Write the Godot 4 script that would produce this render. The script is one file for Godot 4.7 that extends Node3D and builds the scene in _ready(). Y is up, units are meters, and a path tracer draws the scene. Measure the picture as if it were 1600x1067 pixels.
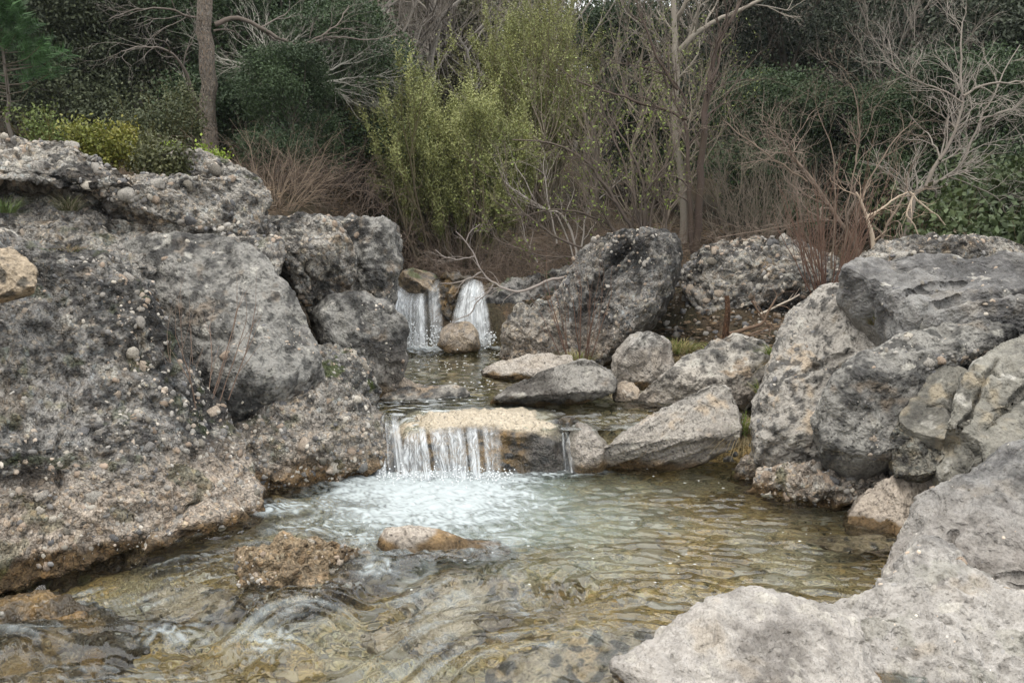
extends Node3D
# A rocky mountain stream: conglomerate boulders, a small cascade into a pool, a second fall behind, early spring woodland.

const FOC := 1390.0
const EYE := Vector3(0, 1.7, 0)
const PITCH := 0.13963
const WL1 := 0.0
const WL2 := 0.30

var rng := RandomNumberGenerator.new()
var nz: FastNoiseLite
var nf: FastNoiseLite
var nr: FastNoiseLite
var nc: FastNoiseLite
var ncv: FastNoiseLite
var M := {}
var used := {}
var pebble_meshes: Array = []
var leaf_meshes := {}

# ---------------------------------------------------------------- basics
func at(px: float, py: float, d: float) -> Vector3:
	var r := ray(px, py)
	return EYE + r * (d / -r.z)

func ray(px: float, py: float) -> Vector3:
	var x := (px - 800.0) / FOC
	var y := -(py - 533.5) / FOC
	return Vector3(x, -sin(PITCH) + y * cos(PITCH), -cos(PITCH) - y * sin(PITCH))

func xat(px: float, d: float) -> float:
	return (px - 800.0) / FOC * d

func numbered(called: String) -> String:
	if not used.has(called):
		used[called] = 0
		return called
	used[called] += 1
	return "%s_%03d" % [called, used[called]]

func tag(o: Node, label := "", category := "", group := "", kind := "") -> Node:
	if label: o.set_meta("label", label)
	if category: o.set_meta("category", category)
	if group: o.set_meta("group", group)
	if kind: o.set_meta("kind", kind)
	return o

func thing(called: String, label: String, category: String, pos: Vector3, group := "") -> Node3D:
	var o := Node3D.new()
	o.name = numbered(called)
	o.position = pos
	add_child(o, true)
	tag(o, label, category, group)
	return o

func hang(o: Node3D, called: String, parent: Node) -> void:
	o.name = numbered(called) if parent == self else called
	parent.add_child(o, true)

func part(called: String, mesh: Mesh, mat: Material, parent: Node, kind := "") -> MeshInstance3D:
	var o := MeshInstance3D.new()
	o.mesh = mesh
	o.material_override = mat
	hang(o, called, parent)
	if kind: o.set_meta("kind", kind)
	return o

func copy(src: Node3D, label: String, group: String, pos: Vector3, turn: float, sc: float) -> Node3D:
	var c: Node3D = src.duplicate()
	c.name = numbered(String(src.name).rstrip("0123456789_"))
	add_child(c, true)
	c.position = pos
	c.rotation.y = turn
	c.scale = Vector3.ONE * sc
	c.set_meta("label", label)
	c.set_meta("group", group)
	return c

func scatter(called: String, mesh: Mesh, mat: Material, xf: Array, cols: Array, parent: Node) -> MultiMeshInstance3D:
	var mm := MultiMesh.new()
	mm.transform_format = MultiMesh.TRANSFORM_3D
	mm.use_colors = true
	mm.mesh = mesh
	mm.instance_count = xf.size()
	for i in xf.size():
		mm.set_instance_transform(i, xf[i])
		mm.set_instance_color(i, cols[i])
	var o := MultiMeshInstance3D.new()
	o.multimesh = mm
	o.material_override = mat
	hang(o, called, parent)
	o.set_meta("kind", "stuff")
	return o

func arr_mesh(v: PackedVector3Array, n: PackedVector3Array, c: PackedColorArray, idx: PackedInt32Array) -> ArrayMesh:
	var a := []
	a.resize(Mesh.ARRAY_MAX)
	a[Mesh.ARRAY_VERTEX] = v
	if n.size(): a[Mesh.ARRAY_NORMAL] = n
	if c.size(): a[Mesh.ARRAY_COLOR] = c
	a[Mesh.ARRAY_INDEX] = idx
	var m := ArrayMesh.new()
	m.add_surface_from_arrays(Mesh.PRIMITIVE_TRIANGLES, a)
	return m

func lin(r: float, g: float, b: float) -> Color:
	return Color(r, g, b)

func noise(kind: int, freq: float, octaves: int, sd: int) -> FastNoiseLite:
	var n := FastNoiseLite.new()
	n.noise_type = kind
	n.frequency = freq
	n.seed = sd
	n.fractal_type = FastNoiseLite.FRACTAL_FBM if octaves > 1 else FastNoiseLite.FRACTAL_NONE
	n.fractal_octaves = octaves
	return n

func sst(a: float, b: float, x: float) -> float:
	return smoothstep(a, b, x)

func table(keys: Array, vals: Array, x: float) -> float:
	if x <= keys[0]: return vals[0]
	for i in range(1, keys.size()):
		if x <= keys[i]:
			return lerpf(vals[i - 1], vals[i], (x - keys[i - 1]) / (keys[i] - keys[i - 1]))
	return vals[-1]

func make_noises() -> void:
	nz = noise(FastNoiseLite.TYPE_SIMPLEX_SMOOTH, 1.0, 1, 11)
	nf = noise(FastNoiseLite.TYPE_SIMPLEX, 1.0, 4, 23)
	nr = noise(FastNoiseLite.TYPE_SIMPLEX, 1.0, 3, 37)
	nr.fractal_type = FastNoiseLite.FRACTAL_RIDGED
	nc = noise(FastNoiseLite.TYPE_CELLULAR, 1.0, 1, 5)
	nc.cellular_return_type = FastNoiseLite.RETURN_DISTANCE
	nc.cellular_jitter = 0.9
	ncv = noise(FastNoiseLite.TYPE_CELLULAR, 1.0, 1, 5)
	ncv.cellular_return_type = FastNoiseLite.RETURN_CELL_VALUE
	ncv.cellular_jitter = 0.9

# ---------------------------------------------------------------- materials
func seamless(kind: int, freq: float, octaves: int, sd: int, size: int, ret := -1) -> PackedByteArray:
	var n := noise(kind, freq, octaves, sd)
	if ret >= 0:
		n.cellular_return_type = ret
	var im := n.get_seamless_image(size, size)
	im.convert(Image.FORMAT_L8)
	return im.get_data()

func gray_tex(data: PackedByteArray, size: int) -> ImageTexture:
	return ImageTexture.create_from_image(Image.create_from_data(size, size, false, Image.FORMAT_L8, data))

func rock_textures() -> void:
	var S := 768
	var fine := seamless(FastNoiseLite.TYPE_SIMPLEX, 0.045, 5, 71, S)
	var spots := seamless(FastNoiseLite.TYPE_SIMPLEX, 0.02, 4, 72, S)
	var cell := seamless(FastNoiseLite.TYPE_CELLULAR, 0.035, 1, 73, S, FastNoiseLite.RETURN_DISTANCE)
	var val := seamless(FastNoiseLite.TYPE_CELLULAR, 0.035, 1, 73, S, FastNoiseLite.RETURN_CELL_VALUE)
	var cell2 := seamless(FastNoiseLite.TYPE_CELLULAR, 0.09, 1, 74, S, FastNoiseLite.RETURN_DISTANCE)
	var val2 := seamless(FastNoiseLite.TYPE_CELLULAR, 0.09, 1, 74, S, FastNoiseLite.RETURN_CELL_VALUE)
	var N := S * S
	var ga := PackedByteArray(); ga.resize(N * 3)
	var gh_ := PackedByteArray(); gh_.resize(N)
	var ca := PackedByteArray(); ca.resize(N * 3)
	var ch := PackedByteArray(); ch.resize(N)
	for i in N:
		var f := fine[i] / 255.0
		var s := spots[i] / 255.0
		# plain limestone grain with dark lichen freckles and pale specks
		var g := 0.72 + (f - 0.5) * 0.42 + (s - 0.5) * 0.35
		if s < 0.33 and f < 0.5: g -= (0.33 - s) * 1.7
		if f > 0.72: g += (f - 0.72) * 1.1
		g = clampf(g, 0.12, 1.0)
		ga[i * 3] = int(255.0 * pow(g, 0.4545)); ga[i * 3 + 1] = int(255.0 * pow(g * 0.992, 0.4545)); ga[i * 3 + 2] = int(255.0 * pow(g * 0.975, 0.4545))
		gh_[i] = int(clampf(0.55 * f + 0.45 * s, 0, 1) * 255.0)
		# conglomerate: grains of many tints in a gritty matrix
		var c1 := cell[i] / 255.0
		var v1 := val[i] / 255.0
		var c2 := cell2[i] / 255.0
		var v2 := val2[i] / 255.0
		var big: float = sst(0.62, 0.40, c1) * (1.0 if v1 > 0.42 else 0.0)
		var sml: float = sst(0.60, 0.35, c2)
		var base := 0.60 + (f - 0.5) * 0.6
		var small := 0.35 + 0.75 * v2
		var stone := 0.32 + 0.8 * fposmod(v1 * 7.3, 1.0)
		var t := lerpf(lerpf(base, small, sml * 0.7), stone, big * 0.8)
		t = clampf(t + (f - 0.5) * 0.25 - (0.25 if s < 0.34 else 0.0), 0.1, 1.0)
		var warm := (fposmod(v1 * 3.7, 1.0) - 0.4) * 0.22 * big
		ca[i * 3] = int(255.0 * pow(clampf(t * (1.0 + warm), 0, 1), 0.4545)); ca[i * 3 + 1] = int(255.0 * pow(t * 0.985, 0.4545)); ca[i * 3 + 2] = int(255.0 * pow(clampf(t * (0.96 - warm), 0, 1), 0.4545))
		ch[i] = int(clampf(0.25 * f + 0.22 * sml + 0.5 * big * (1.0 - c1 * 0.7) + 0.08, 0, 1) * 255.0)
	M.grain_tex = ImageTexture.create_from_image(Image.create_from_data(S, S, false, Image.FORMAT_RGB8, ga))
	M.grain_h = gray_tex(gh_, S)
	M.cong_tex = ImageTexture.create_from_image(Image.create_from_data(S, S, false, Image.FORMAT_RGB8, ca))
	M.cong_h = gray_tex(ch, S)

func gray_soft() -> ImageTexture:
	var S := 512
	var a := seamless(FastNoiseLite.TYPE_SIMPLEX, 0.012, 5, 81, S)
	var b := seamless(FastNoiseLite.TYPE_SIMPLEX, 0.11, 3, 82, S)
	var out := PackedByteArray(); out.resize(S * S * 3)
	for i in S * S:
		var g := 0.76 + (a[i] / 255.0 - 0.5) * 0.34 + (b[i] / 255.0 - 0.5) * 0.16
		if b[i] > 205: g += 0.10
		if b[i] < 50: g -= 0.22
		g = clampf(g, 0.2, 1.0)
		out[i * 3] = int(255.0 * pow(g, 0.4545)); out[i * 3 + 1] = int(255.0 * pow(g * 0.99, 0.4545)); out[i * 3 + 2] = int(255.0 * pow(g * 0.98, 0.4545))
	return ImageTexture.create_from_image(Image.create_from_data(S, S, false, Image.FORMAT_RGB8, out))

func rock_mat(tex: Texture2D, h: Texture2D, scale: float, relief: float, rough: float) -> StandardMaterial3D:
	var m := StandardMaterial3D.new()
	m.vertex_color_use_as_albedo = true
	m.albedo_texture = tex
	m.uv1_triplanar = true
	m.uv1_world_triplanar = true
	m.uv1_scale = Vector3.ONE / scale
	m.uv1_triplanar_sharpness = 4.0
	m.heightmap_enabled = true
	m.heightmap_texture = h
	m.heightmap_scale = relief
	m.roughness = rough
	m.metallic_specular = 0.35
	return m

func tint_mat(rough: float, spec := 0.3, back := 0.0) -> StandardMaterial3D:
	var m := StandardMaterial3D.new()
	m.vertex_color_use_as_albedo = true
	m.roughness = rough
	m.metallic_specular = spec
	if back > 0:
		m.backlight_enabled = true
		m.backlight = Color(back, back, back)
	return m

func make_materials() -> void:
	rock_textures()
	M.grain = rock_mat(M.grain_tex, M.grain_h, 0.85, 1.6, 0.85)
	M.smooth = rock_mat(gray_soft(), M.grain_h, 1.0, 2.0, 0.82)
	M.cong = rock_mat(M.cong_tex, M.cong_h, 0.75, 2.4, 0.85)
	M.wet = rock_mat(M.grain_tex, M.grain_h, 0.7, 1.4, 0.32)
	M.wet.metallic_specular = 0.5
	M.pebble = rock_mat(M.grain_tex, M.grain_h, 0.3, 0.4, 0.8)
	M.bed = rock_mat(M.cong_tex, M.cong_h, 0.9, 1.5, 0.9)
	M.bark = rock_mat(M.cong_tex, M.cong_h, 0.55, 2.5, 0.9)
	M.bark.uv1_scale = Vector3(2.6, 0.9, 2.6)
	M.twig = tint_mat(0.85, 0.25)
	M.leaf = tint_mat(0.55, 0.4, 0.35)
	M.grass = tint_mat(0.7, 0.3, 0.4)
	var w := StandardMaterial3D.new()
	w.albedo_color = Color(0.93, 0.97, 0.95, 0.0)
	w.refraction_enabled = true
	w.refraction_scale = 0.033
	w.roughness = 0.03
	w.metallic_specular = 0.5
	M.water = w
	var fo := StandardMaterial3D.new()
	fo.vertex_color_use_as_albedo = true
	fo.transparency = BaseMaterial3D.TRANSPARENCY_ALPHA
	fo.roughness = 0.5
	fo.metallic_specular = 0.5
	M.foam = fo

# ---------------------------------------------------------------- rocks
# A boulder: its outline lies on an upright or leaning plane in the place; the body swells in front of and behind that plane,
# is cut by flat faces, grooved by cracks, roughened by noise and studded with pebbles.
const STYLES := {
	"dark": {"a": [0.31, 0.305, 0.295], "b": [0.045, 0.045, 0.047], "c": [0.24, 0.215, 0.185], "mid": 0.06, "warm": 0.3, "lich": 0.40},
	"grey": {"a": [0.30, 0.295, 0.28], "b": [0.06, 0.06, 0.06], "c": [0.27, 0.225, 0.18], "mid": 0.16, "warm": 0.35, "lich": 0.42},
	"ledge": {"a": [0.42, 0.405, 0.38], "b": [0.075, 0.072, 0.07], "c": [0.36, 0.29, 0.21], "mid": 0.12, "warm": 0.3, "lich": 0.25},
	"pale": {"a": [0.40, 0.382, 0.355], "b": [0.20, 0.19, 0.178], "c": [0.50, 0.41, 0.31], "mid": 0.36, "warm": 0.25, "lich": 0.45},
	"slab": {"a": [0.44, 0.42, 0.385], "b": [0.11, 0.107, 0.103], "c": [0.42, 0.33, 0.24], "mid": 0.22, "warm": 0.25, "lich": 0.45},
	"smooth": {"a": [0.29, 0.288, 0.282], "b": [0.115, 0.114, 0.116], "c": [0.29, 0.272, 0.245], "mid": 0.10, "warm": 0.3, "lich": 0.45},
	"olive": {"a": [0.285, 0.278, 0.245], "b": [0.115, 0.112, 0.102], "c": [0.40, 0.35, 0.26], "mid": 0.22, "warm": 0.25, "lich": 0.45},
	"white": {"a": [0.41, 0.403, 0.388], "b": [0.155, 0.154, 0.153], "c": [0.38, 0.345, 0.295], "mid": 0.38, "warm": 0.30, "lich": 0.4},
	"brown": {"a": [0.38, 0.30, 0.205], "b": [0.14, 0.105, 0.07], "c": [0.37, 0.29, 0.19], "mid": 0.15, "warm": 0.2, "lich": 0.6},
	"ochre": {"a": [0.25, 0.165, 0.07], "b": [0.055, 0.04, 0.022], "c": [0.26, 0.16, 0.06], "mid": -0.30, "warm": 0.25, "lich": 0.6},
	"tan": {"a": [0.42, 0.35, 0.265], "b": [0.22, 0.17, 0.12], "c": [0.5, 0.37, 0.24], "mid": 0.25, "warm": 0.2, "lich": 0.5},
}

func rock_tint(p: Vector3, st: Dictionary, wl: float, o: Dictionary, up := 0.0) -> Color:
	var n1 := nf.get_noise_3dv(p * 1.3) + 0.45 * nf.get_noise_3dv(p * 6.0 + Vector3(9, 3, 1)) + 0.32 * nf.get_noise_3dv(p * 22.0)
	var t: float = sst(-0.42, 0.42, n1 + st.mid)
	var r: float = lerpf(st.b[0], st.a[0], t)
	var g: float = lerpf(st.b[1], st.a[1], t)
	var b: float = lerpf(st.b[2], st.a[2], t)
	var n2: float = nf.get_noise_3dv(p * 2.1 + Vector3(31, 7, 5)) + 0.3 * nz.get_noise_3dv(p * 14.0)
	var w: float = sst(st.warm - 0.05, st.warm + 0.35, n2) * 0.75
	r = lerpf(r, st.c[0], w); g = lerpf(g, st.c[1], w); b = lerpf(b, st.c[2], w)
	# pale crust lichen
	var n3: float = nf.get_noise_3dv(p * 4.2 + Vector3(3, 17, 40))
	var l: float = sst(st.lich, st.lich + 0.12, n3) * 0.75
	r = lerpf(r, 0.52, l); g = lerpf(g, 0.51, l); b = lerpf(b, 0.47, l)
	var n4: float = nf.get_noise_3dv(p * 8.5 + Vector3(13, 51, 2)) + 0.5 * nf.get_noise_3dv(p * 2.6 + Vector3(6, 2, 77))
	var dk: float = sst(0.10, 0.36, n4) * o.get("blot", 0.8)
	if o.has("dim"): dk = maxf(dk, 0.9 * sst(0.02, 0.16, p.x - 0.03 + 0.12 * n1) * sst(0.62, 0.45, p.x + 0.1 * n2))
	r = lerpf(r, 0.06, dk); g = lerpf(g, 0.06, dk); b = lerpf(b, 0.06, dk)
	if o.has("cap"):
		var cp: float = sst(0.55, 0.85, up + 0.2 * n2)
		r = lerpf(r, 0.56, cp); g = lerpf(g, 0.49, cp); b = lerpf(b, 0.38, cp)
	# bleached splash zone, then the ochre film at the water's edge
	if wl > -5.0:
		var h: float = p.y - wl + 0.07 * nf.get_noise_3dv(p * 3.0)
		var bl: float = sst(0.52, 0.16, h) * o.get("bleach", 0.45)
		r = lerpf(r, 0.52, bl); g = lerpf(g, 0.455, bl); b = lerpf(b, 0.39, bl)
		var oc: float = sst(o.get("och", 0.13), 0.02, h) * 0.88
		var k: float = 0.75 + 0.5 * nf.get_noise_3dv(p * 9.0)
		r = lerpf(r, 0.30 * k, oc); g = lerpf(g, 0.19 * k, oc); b = lerpf(b, 0.08 * k, oc)
	if wl > -5.0:
		var wt := sst(0.07, 0.02, p.y - wl + 0.03 * nf.get_noise_3dv(p * 6.0)) * 0.5
		r *= 1.0 - wt; g *= 1.0 - wt; b *= 1.0 - wt
	if o.has("moss"):
		var mo: float = sst(0.28, 0.42, nf.get_noise_3dv(p * 3.3 + Vector3(70, 1, 9))) * o.moss
		r = lerpf(r, 0.07, mo); g = lerpf(g, 0.10, mo); b = lerpf(b, 0.02, mo)
	return Color(r, g, b)

func spline(pts: PackedVector2Array, sub: int) -> PackedVector2Array:
	var out := PackedVector2Array()
	var n := pts.size()
	for i in n:
		var a := pts[(i - 1 + n) % n]; var b := pts[i]; var c := pts[(i + 1) % n]; var d := pts[(i + 2) % n]
		for k in sub:
			out.append(b.cubic_interpolate(c, a, d, float(k) / sub).lerp(b.lerp(c, float(k) / sub), 0.45))
	return out

func resampled(poly: PackedVector2Array, n: int) -> PackedVector2Array:
	var out := PackedVector2Array()
	var total := 0.0
	var m := poly.size()
	for i in m: total += poly[i].distance_to(poly[(i + 1) % m])
	var step := total / n
	var i := 0
	var left := 0.0
	var seg := poly[0].distance_to(poly[1])
	for k in n:
		while left > seg:
			left -= seg
			i = (i + 1) % m
			seg = maxf(poly[i].distance_to(poly[(i + 1) % m]), 1e-6)
		out.append(poly[i].lerp(poly[(i + 1) % m], left / seg))
		left += step
	return out

func rock(called: String, label: String, cat: String, px: Array, d: float, yaw: float, lean: float, T: float, style: String, o := {}) -> MeshInstance3D:
	var ya := deg_to_rad(yaw)
	var le := deg_to_rad(lean)
	var ux := Vector3(cos(ya), 0, -sin(ya))
	var nn := Vector3(sin(ya) * cos(le), sin(le), cos(ya) * cos(le))
	var vv := nn.cross(ux)
	var lo := Vector2(1e9, 1e9)
	var hi := -lo
	for k in range(0, px.size(), 2):
		lo = lo.min(Vector2(px[k], px[k + 1])); hi = hi.max(Vector2(px[k], px[k + 1]))
	var mid := (lo + hi) / 2
	var P0 := at(mid.x, mid.y, d)
	var pl := Plane(nn, P0)
	var pts := PackedVector2Array()
	for k in range(0, px.size(), 2):
		var r := ray(px[k], px[k + 1])
		var q := EYE + r * (nn.dot(P0 - EYE) / nn.dot(r)) - P0
		pts.append(Vector2(q.dot(ux), q.dot(vv)))
	if Geometry2D.is_polygon_clockwise(pts) == (ux.cross(vv).dot(nn) > 0):
		pts.reverse()
	var area := 0.0
	for k in pts.size(): area += pts[k].cross(pts[(k + 1) % pts.size()])
	if area < 0: pts.reverse()
	var poly := spline(pts, 5)
	var per := 0.0
	for k in poly.size(): per += poly[k].distance_to(poly[(k + 1) % poly.size()])
	var step: float = o.get("step", 0.0026 * d)
	var N := clampi(int(per / step), 48, 520)
	poly = resampled(poly, N)
	var C := Vector2.ZERO
	for q in poly: C += q
	C /= N
	if o.has("ctr"):
		var r := ray(o.ctr[0], o.ctr[1])
		var q := EYE + r * (nn.dot(P0 - EYE) / nn.dot(r)) - P0
		C = Vector2(q.dot(ux), q.dot(vv))
	var su := 0.0
	var sv := 0.0
	for q in poly:
		su = maxf(su, absf(q.x - C.x)); sv = maxf(sv, absf(q.y - C.y))
	# distance to the outline on a coarse grid
	var G := 44
	var grid := PackedFloat32Array(); grid.resize(G * G)
	var coarse := resampled(poly, 56)
	var maxd := 0.0
	for gy in G:
		for gx in G:
			var q := C + Vector2((gx / (G - 1.0) * 2 - 1) * su, (gy / (G - 1.0) * 2 - 1) * sv)
			var best := 1e9
			for k in 56:
				best = minf(best, q.distance_squared_to(Geometry2D.get_closest_point_to_segment(q, coarse[k], coarse[(k + 1) % 56])))
			grid[gy * G + gx] = sqrt(best)
			if Geometry2D.is_point_in_polygon(q, coarse): maxd = maxf(maxd, sqrt(best))
	var E: float = maxd * o.get("edge", 0.75)
	var p: float = o.get("boxy", 2.2)
	var Mf := clampi(int(N / 3.0), 16, 150)
	var Mb := maxi(5, Mf / 5)
	var rows := Mf + Mb + 1
	var Tb: float = o.get("back", T)
	var cuts: Array = o.get("cuts", [])
	var fr := RandomNumberGenerator.new()
	fr.seed = int(absf(mid.x * 31.0 + mid.y * 17.0 + d * 1000.0))
	for k in int(o.get("facets", 4)):
		var fa := fr.randf() * TAU
		cuts = cuts + [[fr.randf_range(0.72, 0.95), cos(fa) * fr.randf_range(0.35, 0.9), sin(fa) * fr.randf_range(0.35, 0.9), 0.05]]
	var grooves := []
	for gv in o.get("cracks", []):
		var line := PackedVector2Array()
		for k in range(2, gv.size(), 2):
			var r := ray(gv[k], gv[k + 1])
			var q := EYE + r * (nn.dot(P0 + nn * T * 0.7 - EYE) / nn.dot(r)) - P0
			line.append(Vector2(q.dot(ux), q.dot(vv)))
		grooves.append([gv[0], gv[1], line])
	var V := PackedVector3Array(); V.resize(rows * N)
	for j in rows:
		var front := j > Mb
		var rho: float
		if front: rho = sin(PI / 2 * (rows - 1 - j) / float(Mf))
		else: rho = sin(PI / 2 * j / float(Mb))
		for i in N:
			var q := C + (poly[i] - C) * rho
			var gx := clampf(((q.x - C.x) / su + 1) * 0.5 * (G - 1), 0, G - 1.001)
			var gy := clampf(((q.y - C.y) / sv + 1) * 0.5 * (G - 1), 0, G - 1.001)
			var ix := int(gx); var iy := int(gy)
			var fx := gx - ix; var fy := gy - iy
			var b := iy * G + ix
			var di := lerpf(lerpf(grid[b], grid[b + 1], fx), lerpf(grid[b + G], grid[b + G + 1], fx), fy)
			if j == Mb: di = 0.0
			else: di = minf(di, q.distance_to(poly[i]))
			var t := clampf(di / E, 0, 1)
			var w := pow(1.0 - pow(1.0 - t, p), 1.0 / p)
			if front:
				w *= T
				for c in cuts:
					var lim: float = T * (c[0] + c[1] * (q.x - C.x) / su + c[2] * (q.y - C.y) / sv)
					lim = maxf(lim, 0.05 * T)
					var k: float = T * (c[3] if c.size() > 3 else 0.12)
					var h := clampf(0.5 + 0.5 * (lim - w) / k, 0, 1)
					w = lerpf(lim, w, h) - k * h * (1 - h)
				for gv in grooves:
					var line: PackedVector2Array = gv[2]
					var best := 1e9
					for k in line.size() - 1:
						best = minf(best, q.distance_squared_to(Geometry2D.get_closest_point_to_segment(q, line[k], line[k + 1])))
					best = sqrt(best) + 0.35 * gv[0] * nz.get_noise_2d(q.x * 14.0, q.y * 14.0)
					if best < gv[0] * 3:
						w -= gv[1] * exp(-best * best / (gv[0] * gv[0]))
			else:
				w *= -Tb
			V[j * N + i] = ux * q.x + vv * q.y + nn * w
	var Nm := grid_normals(V, N, rows)
	for i in N:
		Nm[i] = -nn
		Nm[(rows - 1) * N + i] = nn
	# roughness of the stone
	var big: float = o.get("big", 0.07) * minf(maxd * 1.6, 1.0)
	var bs: float = o.get("bigs", 1.7)
	var med: float = o.get("med", 0.022)
	var fin: float = o.get("fine", 0.007)
	var peb: float = o.get("peb", 0.0)
	var ps: float = 1.0 / o.get("pebs", 0.07)
	var pit: float = o.get("pit", 0.0)
	var crk: float = o.get("crk", 0.03)
	var str_a: float = o.get("strata", 0.0)
	var sdir: Vector3 = o.get("sdir", Vector3(0.25, 1, 0.1)).normalized()
	var off := Vector3(d * 7.1, yaw * 0.3, mid.x * 0.013)
	var st: Dictionary = STYLES[style]
	var wl: float = o.get("wl", -9.0)
	var cols := PackedColorArray(); cols.resize(rows * N)
	var near_n := step < 0.02
	for j in rows:
		var front := j > Mb - 2
		for i in N:
			var k := j * N + i
			var P := V[k] + P0
			var s := big * nf.get_noise_3dv(P * bs + off)
			if front:
				s += med * (nf.get_noise_3dv(P * 5.5 + off) + 0.7 * nr.get_noise_3dv(P * 3.1 + off) - 0.2)
				s += fin * nf.get_noise_3dv(P * 24.0)
				if pit > 0:
					s -= pit * sst(-0.62, -0.86, nc.get_noise_3dv(P * 13.0)) * sst(0.0, 0.35, nf.get_noise_3dv(P * 2.6 + off))
				if crk > 0:
					var cw := Vector3.ONE * 0.15 * nz.get_noise_3dv(P * 3.0)
					s -= crk * sst(0.62, 0.92, nr.get_noise_3dv(P * 0.75 + cw + off * 3.0)) + crk * 0.5 * sst(0.6, 0.95, nr.get_noise_3dv(P * 2.3 + cw + off))
				if peb > 0:
					var m := sst(-0.28, 0.22, nf.get_noise_3dv(P * 1.9 + off * 2.0))
					var c := nc.get_noise_3dv(P * ps + Vector3.ONE * 0.35 * nz.get_noise_3dv(P * ps * 0.7))
					s += peb * m * (0.55 - sst(-0.85, -0.25, c))
				if str_a > 0:
					var h := P.dot(sdir)
					var across := P - sdir * h
					s += str_a * nf.get_noise_3dv(across * 1.2 + sdir * h * 11.0)
			V[k] += Nm[k] * s
			cols[k] = rock_tint(P, st, wl, o, Nm[k].y) if front else Color(0.2, 0.19, 0.17)
	Nm = grid_normals(V, N, rows)
	for i in N:
		Nm[i] = -nn
		Nm[(rows - 1) * N + i] = nn
		V[(rows - 1) * N + i] = V[(rows - 1) * N]
	var idx := PackedInt32Array(); idx.resize((rows - 1) * N * 6)
	var w6 := 0
	for j in rows - 1:
		for i in N:
			var a := j * N + i
			var b := j * N + (i + 1) % N
			idx[w6] = a; idx[w6 + 1] = b + N; idx[w6 + 2] = b
			idx[w6 + 3] = a; idx[w6 + 4] = a + N; idx[w6 + 5] = b + N
			w6 += 6
	var node := MeshInstance3D.new()
	node.mesh = arr_mesh(V, Nm, cols, idx)
	node.material_override = M[o.get("mat", "grain")]
	node.name = numbered(called)
	node.position = P0
	add_child(node, true)
	tag(node, label, cat, o.get("group", ""))
	if o.has("stones"):
		stud(node, V, Nm, P0, o.stones, N, rows, Mb, o)
	return node

func grid_normals(V: PackedVector3Array, N: int, rows: int) -> PackedVector3Array:
	var out := PackedVector3Array(); out.resize(V.size())
	for j in rows:
		var ju := mini(j + 1, rows - 1) * N
		var jd := maxi(j - 1, 0) * N
		for i in N:
			var n := (V[j * N + (i + 1) % N] - V[j * N + (i + N - 1) % N]).cross(V[ju + i] - V[jd + i])
			out[j * N + i] = n.normalized()
	return out

const PEB := [[0.20, 0.195, 0.19], [0.33, 0.315, 0.29], [0.44, 0.41, 0.36], [0.30, 0.24, 0.19], [0.13, 0.13, 0.135], [0.27, 0.255, 0.235], [0.37, 0.315, 0.26], [0.19, 0.175, 0.15]]

func pebble_tint(dark: float) -> Color:
	var c: Array = PEB[rng.randi() % PEB.size()]
	var k := rng.randf_range(0.75, 1.15) * dark
	return Color(c[0] * k, c[1] * k, c[2] * k)

# pebbles sitting half sunk in the face: the largest are pieces of their own, the gravel between them is one part
func stud(node: Node3D, V: PackedVector3Array, Nm: PackedVector3Array, P0: Vector3, spec: Array, N: int, rows: int, Mb: int, o: Dictionary) -> void:
	var count := int(spec[0] * 0.5)
	var singles: int = spec[1]
	var size: float = spec[2]
	var dark: float = o.get("pebdark", 1.0)
	var thr: float = o.get("pebthr", -0.05)
	var xf := []
	var cl := []
	var made := 0
	var tries := 0
	while made < count + singles and tries < (count + singles) * 12:
		tries += 1
		var j := Mb + 2 + int((rows - Mb - 3) * rng.randf())
		var rho := sin(PI / 2 * (rows - 1 - j) / float(rows - 1 - Mb))
		if rng.randf() > rho: continue
		var k := j * N + rng.randi() % N
		var P := V[k]
		var W := P + P0
		if Nm[k].dot((EYE - W).normalized()) < 0.02: continue
		if o.has("wl") and W.y < o.wl - 0.02: continue
		if nf.get_noise_3dv(W * 1.9 + Vector3(4, 4, 4)) + 0.4 * nf.get_noise_3dv(W * 7.0) < thr + rng.randf_range(-0.1, 0.1): continue
		var s := size * ((0.25 + 0.75 * pow(rng.randf(), 2.2)) if made >= singles else (0.95 + 1.3 * pow(rng.randf(), 2.5)))
		var b := Basis(Quaternion(Vector3.UP, Nm[k]) if Nm[k].y > -0.98 else Quaternion.IDENTITY) * Basis(Vector3.UP, rng.randf() * TAU)
		b = b * Basis.from_scale(Vector3(s * rng.randf_range(0.8, 1.35), s * rng.randf_range(0.5, 0.85), s * rng.randf_range(0.65, 1.0)))
		var t := Transform3D(b, P - Nm[k] * s * 0.42)
		if made < singles:
			var m := MeshInstance3D.new()
			m.mesh = pebble_meshes[made % pebble_meshes.size()]
			m.transform = t
			m.material_override = M.peb[rng.randi() % M.peb.size()]
			m.name = "pebble"
			node.add_child(m, true)
		else:
			xf.append(t); cl.append(pebble_tint(dark))
		made += 1
	if xf.size():
		scatter("embedded_gravel", pebble_meshes[0], M.stone, xf, cl, node)

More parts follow.
